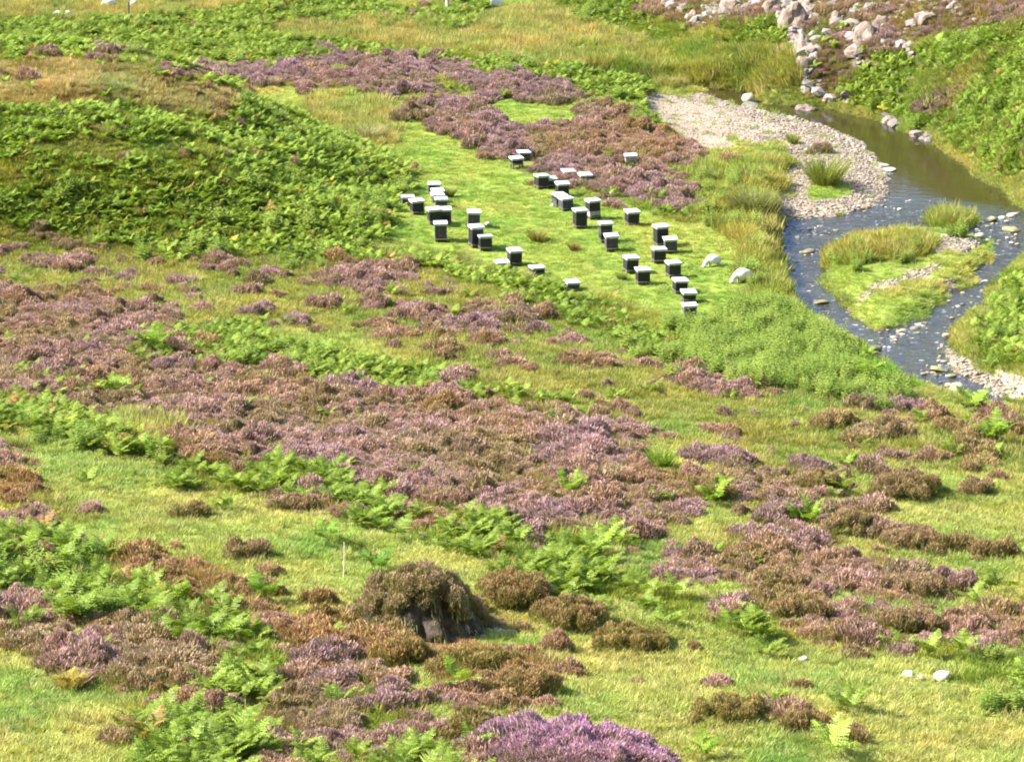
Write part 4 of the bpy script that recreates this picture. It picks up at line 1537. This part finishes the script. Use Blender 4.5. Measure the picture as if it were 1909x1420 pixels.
def tube(pts, r0, r1, seg=6):
    V, Q = [], []
    for k, p in enumerate(pts):
        p = Vector(p)
        q = Vector(pts[min(k + 1, len(pts) - 1)]) - Vector(pts[max(k - 1, 0)])
        q.normalize()
        e = q.orthogonal().normalized()
        f = q.cross(e)
        rr = r0 + (r1 - r0) * k / (len(pts) - 1)
        for j in range(seg):
            an = 6.283 * j / seg
            V.append(tuple(p + e * rr * math.cos(an) + f * rr * math.sin(an)))
        if k:
            for j in range(seg):
                Q.append([(k - 1) * seg + j, (k - 1) * seg + (j + 1) % seg, k * seg + (j + 1) % seg, k * seg + j])
    return np.array(V), np.array(Q)


def strip_tubes(list_of_pts, r0, r1, name, mat, parent, loc=None):
    Vs, Qs, c_ = [], [], 0
    for pts in list_of_pts:
        V, Q = tube(pts, r0 * random.uniform(.7, 1.5), r1)
        Vs.append(V); Qs.append(Q + c_); c_ += len(V)
    return link(name, raw_mesh(name, np.concatenate(Vs), np.concatenate(Qs), None, None, [mat], True), parent, loc)


for k, (an, r0) in enumerate(((-16, .66),)):
    pts = []
    for q in range(7):
        f = q / 6
        x, y, z = mound_pt(np.array(R(an + 6 * math.sin(q + k))), np.array(r0 + (.97 - r0) * f))
        z = z + (hz(x + mp_.x, y + mp_.y) - mp_.z) * (r0 + (.97 - r0) * f)
        pts.append((float(x) * 1.03 + random.uniform(-.02, .03), float(y) * 1.03 - .02, float(z) + .02))
    strip_tubes([pts[1:], [(a_ + .07, b_ - .02, c_) for a_, b_, c_ in pts[2:6]], [(a_ - .05, b_ - .02, c_ + .03) for a_, b_, c_ in pts[3:]]], .016, .007, 'exposed_root', M_ROOT, t)
tag(t, 'heather-topped peat mound with a dark torn face and pale exposed roots', 'mound')

# tangle of dead roots on the bare earth to its right
p = spot(938, 1182)
lst = []
for k in range(26):
    a = random.uniform(0, 6.28)
    L = random.uniform(.2, .5)
    x0, y0 = random.uniform(-.35, .35), random.uniform(-.25, .25)
    pts = []
    for q in range(5):
        f = q / 4
        xx, yy = x0 + math.cos(a) * L * f + random.uniform(-.03, .03), y0 + math.sin(a) * L * f * .7 + random.uniform(-.03, .03)
        pts.append((xx, yy, float(hz(p.x + xx, p.y + yy)) - p.z + .03 + .14 * math.sin(f * 3.1) * random.random()))
    lst.append(pts)
o = strip_tubes(lst, .022, .008, 'dead_roots', M_ROOT, None, p)
tag(o, 'tangle of bleached dead stems on bare earth right of the peat mound', 'dead stems')
CLEAR.append((p.x, p.y, .3))

# ------------------------------------------------------------------ heather bushes standing apart
BROWN, RED, PINK, PURP, OLIVE = (.385, .218, .148), (.365, .185, .100), (.410, .228, .245), (.470, .240, .420), (.29, .23, .085)


def lerp3(a, b, t):
    return tuple(x + (y - x) * t for x, y in zip(a, b))


BUSH = [  # u, v of the foot, width px, height px, colour, label
    (1690, 935, 125, 62, lerp3(BROWN, PINK, .25), 'big rounded brown heather bush alone in short grass casting a shadow right'),
    (1822, 922, 46, 32, lerp3(BROWN, PINK, .3), 'small brown heather tuft alone at the right beyond the big rounded bush'),
    (1530, 925, 90, 55, BROWN, 'brown heather bush left of the big rounded one, bracken between them'),
    (1330, 935, 90, 55, BROWN, 'brown heather bush with a bright bracken sprig at its front'),
    (1462, 975, 85, 50, lerp3(PINK, PURP, .45), 'pinkest rounded heather bush above the open grass strip'),
    (1590, 1004, 110, 62, lerp3(BROWN, PINK, .3), 'dark brown heather bush right of the pinkest rounded one'),
    (1700, 1028, 120, 52, lerp3(BROWN, PINK, .35), 'long brown heather bush, left half of a low hedge-like pair'),
    (1775, 1034, 85, 48, BROWN, 'dark ended heather bush, right half of a low hedge-like pair'),
    (1862, 1045, 90, 44, BROWN, 'low brown heather bush at the right end of the hedge-like pair'),
    (1465, 1105, 110, 52, lerp3(BROWN, PINK, .3), 'heather bush at the middle front of the wide heather patch'),
    (1715, 1118, 120, 60, lerp3(BROWN, PINK, .35), 'heather bush at the right end of the wide heather patch'),
    (1500, 1158, 110, 55, BROWN, 'dark heather bush below the wide patch, bracken sprig on its right'),
    (1700, 1192, 130, 70, lerp3(BROWN, PINK, .35), 'domed heather bush with a dark hollow at its foot above the bracken'),
    (1565, 1195, 60, 34, lerp3(BROWN, RED, .3), 'small reddish heather tuft trailing down the slope beside bracken'),
    (1178, 1215, 140, 44, lerp3(OLIVE, RED, .5), 'low olive brown heather cushion alone in bright grass right of the mound'),
    (1365, 1346, 140, 46, lerp3(OLIVE, RED, .45), 'low rusty heather cushion alone near the bottom of the grass slope'),
    (1520, 1365, 100, 40, lerp3(BROWN, RED, .3), 'small reddish brown heather bush at the bottom right of the slope'),
    (1585, 1385, 60, 34, BROWN, 'smallest dark heather tuft at the bottom right, beside the reddish one'),
    (960, 1140, 140, 75, lerp3(BROWN, RED, .5), 'rusty rounded heather bush just right of the peat mound'),
    (1060, 1180, 150, 70, lerp3(BROWN, RED, .35), 'brown heather bush sloping down to the bare earth right of the mound'),
    (900, 1260, 160, 60, lerp3(OLIVE, RED, .55), 'rusty heather cushion below the mound, left of a browner bush'),
    (985, 1300, 120, 60, lerp3(BROWN, RED, .3), 'browner heather bush below and right of the rusty cushion'),
    (745, 1245, 120, 70, RED, 'fox red heather bush in front of the mound'),
    (465, 1042, 80, 40, lerp3(BROWN, PINK, .3), 'small pinkish heather tuft alone in the left grass slope'),
    (365, 968, 70, 36, lerp3(OLIVE, BROWN, .5), 'small olive heather tuft alone high in the left grass slope'),
    (570, 955, 110, 40, lerp3(BROWN, PINK, .3), 'flat heather bush at the upper edge of the left grass slope'),
    (1085, 1452, 430, 84, PURP, 'large bright purple heather bush in full flower at the bottom edge'),
    (890, 1380, 110, 70, lerp3(BROWN, OLIVE, .3), 'dark brown heather bush left of the bright purple one'),
    (405, 872, 55, 30, lerp3(BROWN, RED, .5), 'tiny dark brown heather tuft at the end of the left bracken strip'),
    (1680, 772, 90, 36, lerp3(PINK, PURP, .75), 'purple heather bush on the brink above the lower stream'),
    (1532, 286, 40, 24, (.44, .27, .27), 'pinkish bush alone among the stones of the gravel bar'),
]
for k, (u, v, w, h, colr, lab) in enumerate(BUSH):
    p = spot(u, v)
    kp = px_per_m(p)
    rx = w / kp / 2
    hm = h / kp * .80
    ry = min(rx * .95, max(.35, rx * .75))
    p = Vector((p.x, p.y + ry * .75, 0))
    p.z = float(hz(p.x, p.y))
    n = int(min(34000, 1500 + 8500 * rx * ry * 3.14))
    if colr == PURP:
        V, Q, vc = heather_arrays(n, rx, ry, hm, .016, .15, lambda x, y: hz(x + p.x, y + p.y) - p.z, 1.0, .40, k * 3.7)
    else:                                   # a cushion made of many small tufts, open at its edge
        Vs, Qs, Cs, c0 = [], [], [], 0
        sp = .24
        for ix in np.arange(-rx, rx + .01, sp):
            for iy in np.arange(-ry, ry + .01, sp):
                x, y = ix + random.uniform(-.13, .13), iy + random.uniform(-.13, .13)
                q = math.hypot(x / rx, y / ry)
                lim = .84 + .30 * (float(vnoise(x * 2.3 + k * 5, y * 2.3, 3)) - .3)
                if q > lim and len(Vs):
                    continue
                f = random.uniform(.75, 1.2)
                tuft = min(.36, hm * 1.15) * f
                V, Q, vc = heather_arrays(int(520 * f), .27 * f, .27 * f, tuft, .0145, .12, None, 1.0, .5, random.uniform(0, 90))
                zd = max(0, hm - tuft) * math.sqrt(max(0, 1 - q * q)) * .95
                g0 = float(hz(x + p.x, y + p.y)) - p.z
                V = V + np.array((x, y, g0 + zd - .03))
                vc = vc * np.array((1, 1, 1))
                vc[:, 0] *= random.uniform(.55, 1.0)
                vc[:, 1] = np.clip(vc[:, 1] * .75 + random.uniform(0, .25), 0, 1)
                Vs.append(V); Qs.append(Q + c0); Cs.append(vc); c0 += len(V)
        V, Q, vc = np.concatenate(Vs), np.concatenate(Qs), np.concatenate(Cs)
    o = link('heather_bush', raw_mesh('heather_bush', V, Q, None, vc, [M_HEATH_O]), None, p)
    o.color = (*colr, 1)
    tag(o, lab, 'heather', 'heather bushes standing apart')
    CLEAR.append((p.x, p.y, min(rx, ry) * .8))

# ------------------------------------------------------------------ rush and grass tufts standing apart
TUFT = [  # u, v foot, width px, height px, colour, n, label
    (1538, 345, 90, 66, (.185, .205, .045), 700, 'big green rush tuft alone in the stones of the gravel bar'),
    (1478, 268, 26, 24, (.185, .205, .045), 200, 'small rush tuft at the upstream side of the gravel bar'),
    (1405, 405, 66, 64, (.150, .165, .050), 600, 'dark bushy rush tuft at the edge of the gravel bar by the meadow'),
    (1385, 400, 44, 46, (.24, .22, .085), 350, 'pale straw rush tuft beside the dark bushy one by the gravel bar'),
    (1782, 424, 60, 34, (.21, .20, .045), 420, 'golden rush tuft crowning the little islet'),
    (1070, 467, 26, 20, (.20, .14, .05), 180, 'small brown grass tuft in the meadow between the hive groups'),
    (1002, 450, 40, 30, (.22, .19, .055), 260, 'straw grass tuft in the meadow left of the brown one'),
    (838, 368, 26, 26, (.16, .17, .045), 220, 'dark green rush tuft right of the far left-hand hives'),
    (1160, 522, 22, 18, (.13, .16, .035), 160, 'small dark tuft left of the front pair of dark hives'),
    (690, 262, 50, 34, (.30, .26, .13), 360, 'pale straw tussock at the far foot of the knoll'),
    (1232, 870, 66, 42, (.17, .24, .035), 380, 'bright green grass tuft in the middle of the heather belt'),
    (130, 1285, 74, 40, (.34, .27, .09), 420, 'pale straw tussock in the bottom left grass'),
]
for k, (u, v, w, h, colr, n, lab) in enumerate(TUFT):
    p = spot(u, v)
    kp = px_per_m(p)
    hm = h / kp
    me = grass_mesh('rush_tuft', n, w / kp * .26, hm, .018, .42, M_TUFT_O)
    o = link('grass_tuft', me, None, p)
    o.color = (*colr, 1)
    tag(o, lab, 'grass tuft', 'tufts standing apart')

# ------------------------------------------------------------------ bracken plants standing apart
BP = [  # u, v foot, height px, colour, fronds, label
    (1330, 940, 42, (.20, .30, .035), 6, 'bright bracken sprig in front of a brown heather bush, right centre'),
    (1068, 925, 36, (.19, .29, .035), 6, 'bright bracken sprig alone in the middle of the heather belt'),
    (285, 662, 46, (.16, .24, .03), 8, 'bracken clump alone in heather left of the long bracken band'),
    (215, 735, 36, (.19, .26, .035), 6, 'pale bracken sprig in the left heather below the clump'),
    (1500, 980, 44, (.17, .26, .03), 6, 'bracken sprig between the pinkest heather bush and the dark one'),
    (1560, 925, 40, (.21, .29, .035), 6, 'yellowish bracken fronds between two heather bushes at right'),
    (1120, 1035, 50, (.24, .33, .05), 6, 'pale bracken plant at the upper end of the middle bracken strip'),
    (850, 1292, 52, (.22, .33, .04), 4, 'pale lone frond plant between rusty heather cushions'),
    (385, 1290, 44, (.22, .33, .05), 4, 'pale bracken fronds over purple heather at bottom left'),
    (632, 1316, 36, (.22, .33, .05), 4, 'small pale frond plant in the purple heather at the bottom'),
    (130, 1285, 40, (.36, .28, .05), 4, 'yellow dying bracken plant in the bottom left grass'),
    (1550, 1415, 60, (.26, .34, .06), 6, 'pale bracken plant at the bottom edge, right of centre'),
    (1310, 1415, 44, (.18, .28, .03), 5, 'green bracken plant at the bottom edge beside the purple heather'),
    (1110, 1415, 0, (.2, .3, .03), 0, ''),
    (490, 1125, 50, (.13, .22, .03), 6, 'dark bracken sprig at the right end of the left grass slope'),
    (620, 1020, 44, (.13, .22, .03), 6, 'bracken sprig in grass left above the thin cane'),
    (700, 1070, 40, (.10, .18, .025), 6, 'dark bracken plant behind the left shoulder of the mound'),
    (1850, 830, 50, (.18, .27, .035), 7, 'bracken plant at the right edge above the open grass'),
    (1620, 720, 46, (.18, .27, .035), 7, 'bracken plant on the brink above the lower stream'),
    (1810, 770, 44, (.19, .29, .035), 7, 'bracken fronds rising against the water at the right'),
]
for k, (u, v, h, colr, nf, lab) in enumerate(BP):
    if not nf:
        continue
    p = spot(u, v)
    s = h / px_per_m(p) / .62
    V, T, C = bracken_arrays(nf, 300 + k, s, .10 * s)
    o = link('bracken_plant', raw_mesh('bracken_plant', V, None, T, C, [M_BRACK_O]), None, p)
    o.color = (*colr, 1)
    tag(o, lab, 'bracken', 'bracken plants standing apart')

# ------------------------------------------------------------------ uncountable cover
HEAD = np.array([0.0])
# heather
hv = []
for k in range(5):
    V, Q, vc = heather_arrays(1900, .36, .36, .28, .0135, .105, None, 1.0, .55, k * 11.0)
    hv.append(raw_mesh('heather_%d' % k, V, Q, None, vc, [M_HEATH]))
X, Y, Z, D = candidates(0.36, .95, True)
c = cover(X, Y, Z + .14, 1.0, .28)
pn = fbm(X / 2.2, Y / 3.5, 8, 3)
dens = HEATH_D[c]
patch = fbm(X / 1.1, Y / 1.6, 2, 2)
dens = np.where(dens < .9, np.where(patch > 1 - dens * .95 - .05, .95, dens * .25), dens)
k = (rng.random(len(X)) < dens) & (D > .25) & clear_mask(X, Y, .25)
X, Y, Z, c, pn = X[k], Y[k], Z[k], c[k], pn[k]
n = len(X)
pw = np.clip(HEATH_P[c] + (pn - .5) * 1.7 * (.35 + .5 * (HEATH_P[c] > .15)) + rng.normal(0, .10, n), 0, 1)
far_ = sstep(125, 165, Y)
C0 = np.array(BROWN) * (1 - .0 * far_[:, None]) + 0 * far_[:, None]
redz = np.clip((c == CL['Q']) * .8 + .5 * sstep(.5, .8, fbm(X / 3, Y / 4, 11, 2)), 0, 1)[:, None]
C0 = C0 * (1 - redz) + np.array(RED) * redz
C1 = np.array(PINK)
C2 = np.array((.375, .212, .290))
t1 = np.clip(pw / .5, 0, 1)[:, None]
t2 = np.clip((pw - .5) / .5, 0, 1)[:, None]
hc = (C0 * (1 - t1) + C1 * t1) * (1 - t2) + C2 * t2
ol = sstep(.50, .72, fbm(X / 1.4, Y / 1.8, 9, 2))[:, None] * .48
hc = hc * (1 - ol) + np.array(OLIVE) * ol
hc = hc * (.85 + .3 * rng.random(n))[:, None]
sl_ = np.hypot(hz(X + .5, Y) - hz(X - .5, Y), hz(X, Y + .5) - hz(X, Y - .5))
s = (.55 + .75 * rng.random(n) ** 1.3) * (1 + .4 * (patch[k] > .6)) * np.clip(1.1 - .5 * sl_, .7, 1)
rot = slope_rot(X, Y, .4)
rot[:, 2] = rng.random(n) * 6.28
scatter('heather', 'brown and purple heather covering the moor in broad belts', 'heather', np.stack([X, Y, Z - .03], 1), rot,
        np.stack([s, s, s * (.75 + .5 * rng.random(n))], 1), hc, rng.integers(0, 5, n), hv)

# bracken
bv = []
for k in range(6):
    V, T, C = bracken_arrays(6, 500 + k, 1.0, .14)
    bv.append(raw_mesh('bracken_%d' % k, V, None, T, C, [M_BRACK]))
X, Y, Z, D = candidates(0.40, .95, True)
c = cover(X, Y, Z + .22, 1.0, .18)
patch = fbm(X / 1.5, Y / 2.2, 7, 2)
dens = BRACK_D[c] * np.where(BRACK_D[c] > .9, np.where(Y < 110, .75, 1.0), 1)
dens = np.where((dens > .2) & (dens < .9), np.where(patch > .5, .8, .1), dens)
k = (rng.random(len(X)) < dens) & (D > .35) & clear_mask(X, Y, .12)
X, Y, Z, c = X[k], Y[k], Z[k], c[k]
n = len(X)
mixn = fbm(X / 2.5, Y / 3.5, 4, 3)[:, None]
bc = np.array((.135, .205, .030)) * (1 - mixn) + np.array((.225, .285, .045)) * mixn
yl = (rng.random(n) < .012)
bc[yl] = (.32, .30, .05)
yl = (rng.random(n) < .025)
bc[yl] = (.27, .17, .06)
bc = bc * (.8 + .4 * rng.random(n))[:, None] * np.where(((X < 0) & (Y > 138) & (Y < 165)) | (X > 13.5), 1.22, 1.0)[:, None]  # bracken colour raised on knoll and sunward hillside, standing in for sunlight
s = (.52 + .42 * rng.random(n)) * (1.0 - .34 * sstep(95, 130, Y)) * (.75 + .5 * fbm(X / 1.5, Y / 1.5, 3, 2))
rot = slope_rot(X, Y, .5)
rot[:, 2] = rng.random(n) * 6.28
scatter('bracken', 'green bracken fronds covering the knoll and banks in dense beds', 'bracken', np.stack([X, Y, Z], 1), rot, np.stack([s, s, s], 1), bc, rng.integers(0, 6, n), bv)

# tall streamside herbs
nv = []
for k in range(4):
    V, T, C = herb_arrays(16, .3, .85, 700 + k)
    nv.append(raw_mesh('streamside_herb_%d' % k, V, None, T, C, [M_HERB]))
X, Y, Z, D = candidates(0.36)
c = cover(X, Y, Z + .42)
k = (((c == CL['N']) & (rng.random(len(X)) < .92)) | ((c == CL['T']) & (Y < 160) & (rng.random(len(X)) < .18)) | ((c == CL['F']) & (rng.random(len(X)) < .05))) & (D > .1) & clear_mask(X, Y, .1)
X, Y, Z = X[k], Y[k], Z[k]
n = len(X)
mixn = rng.random(n)[:, None]
nc = np.array((.165, .245, .038)) * (1 - mixn) + np.array((.255, .310, .062)) * mixn
s = .65 + .65 * rng.random(n) ** 1.5
scatter('streamside_herbs', 'tall bright green herbs and nettles crowding the near stream bank', 'herbs', np.stack([X, Y, Z], 1), np.stack([rng.normal(0, .06, n), rng.normal(0, .06, n), rng.random(n) * 6.28], 1),
        np.stack([s, s, s], 1), nc, rng.integers(0, 4, n), nv)

# grass: turf, moor grass and tall grass from the same tufts, scaled
gv = [grass_mesh('grass_tuft_%d' % k, 150, .27, .15, .013, .55, M_GRASS) for k in range(5)]
X, Y, Z, D = candidates(0.255, .95, True)
c = cover(X, Y, Z)
k = (rng.random(len(X)) < GRASS_DENS[c]) & (D > np.where((c == CL['L']) | (c == CL['F']), .02, .12))
X, Y, Z, c = X[k], Y[k], Z[k], c[k]
n = len(X)
h = GRASS_H[c] * (.35 + 1.2 * fbm(X / .7, Y / .9, 1, 3) ** 1.2) * (.75 + .5 * rng.random(n))
cm_ = clear_mask(X, Y, .05)
h = np.where(cm_, h, h * .42)
gc = GRASS_C[c] * (.82 + .36 * rng.random(n))[:, None]
v1 = (fbm(X / 1.8, Y / 3.0, 6, 3) - .5)[:, None]
v2 = (fbm(X / .9, Y / 1.3, 10, 2) - .5)[:, None]
gc = gc * (1 + v1 * np.array((.9, .15, .6)) + v2 * np.array((.5, .35, .3)))
st_ = (rng.random(n) < .065)
h = np.where(st_ & (c != CL['G']), h * 1.5, h)
gc[st_] = gc[st_] * .5 + np.array((.36, .30, .13)) * .5
w_ = np.where(h < .14, 1.0, .9) * (.85 + .4 * rng.random(n))
rot = slope_rot(X, Y, .25)
rot[:, :2] += rng.normal(0, .16, (n, 2))
rot[:, 2] = rng.random(n) * 6.28
# lean downhill with the breeze
scatter('grass', 'yellow green turf and moor grass between heather and bracken', 'grass', np.stack([X, Y, Z - .01], 1), rot, np.stack([w_ * (.7 + .3 * h / .15), w_ * (.7 + .3 * h / .15), h / .15], 1), np.clip(gc, .01, .6), rng.integers(0, 5, n), gv)
print('counts', cnt, n)
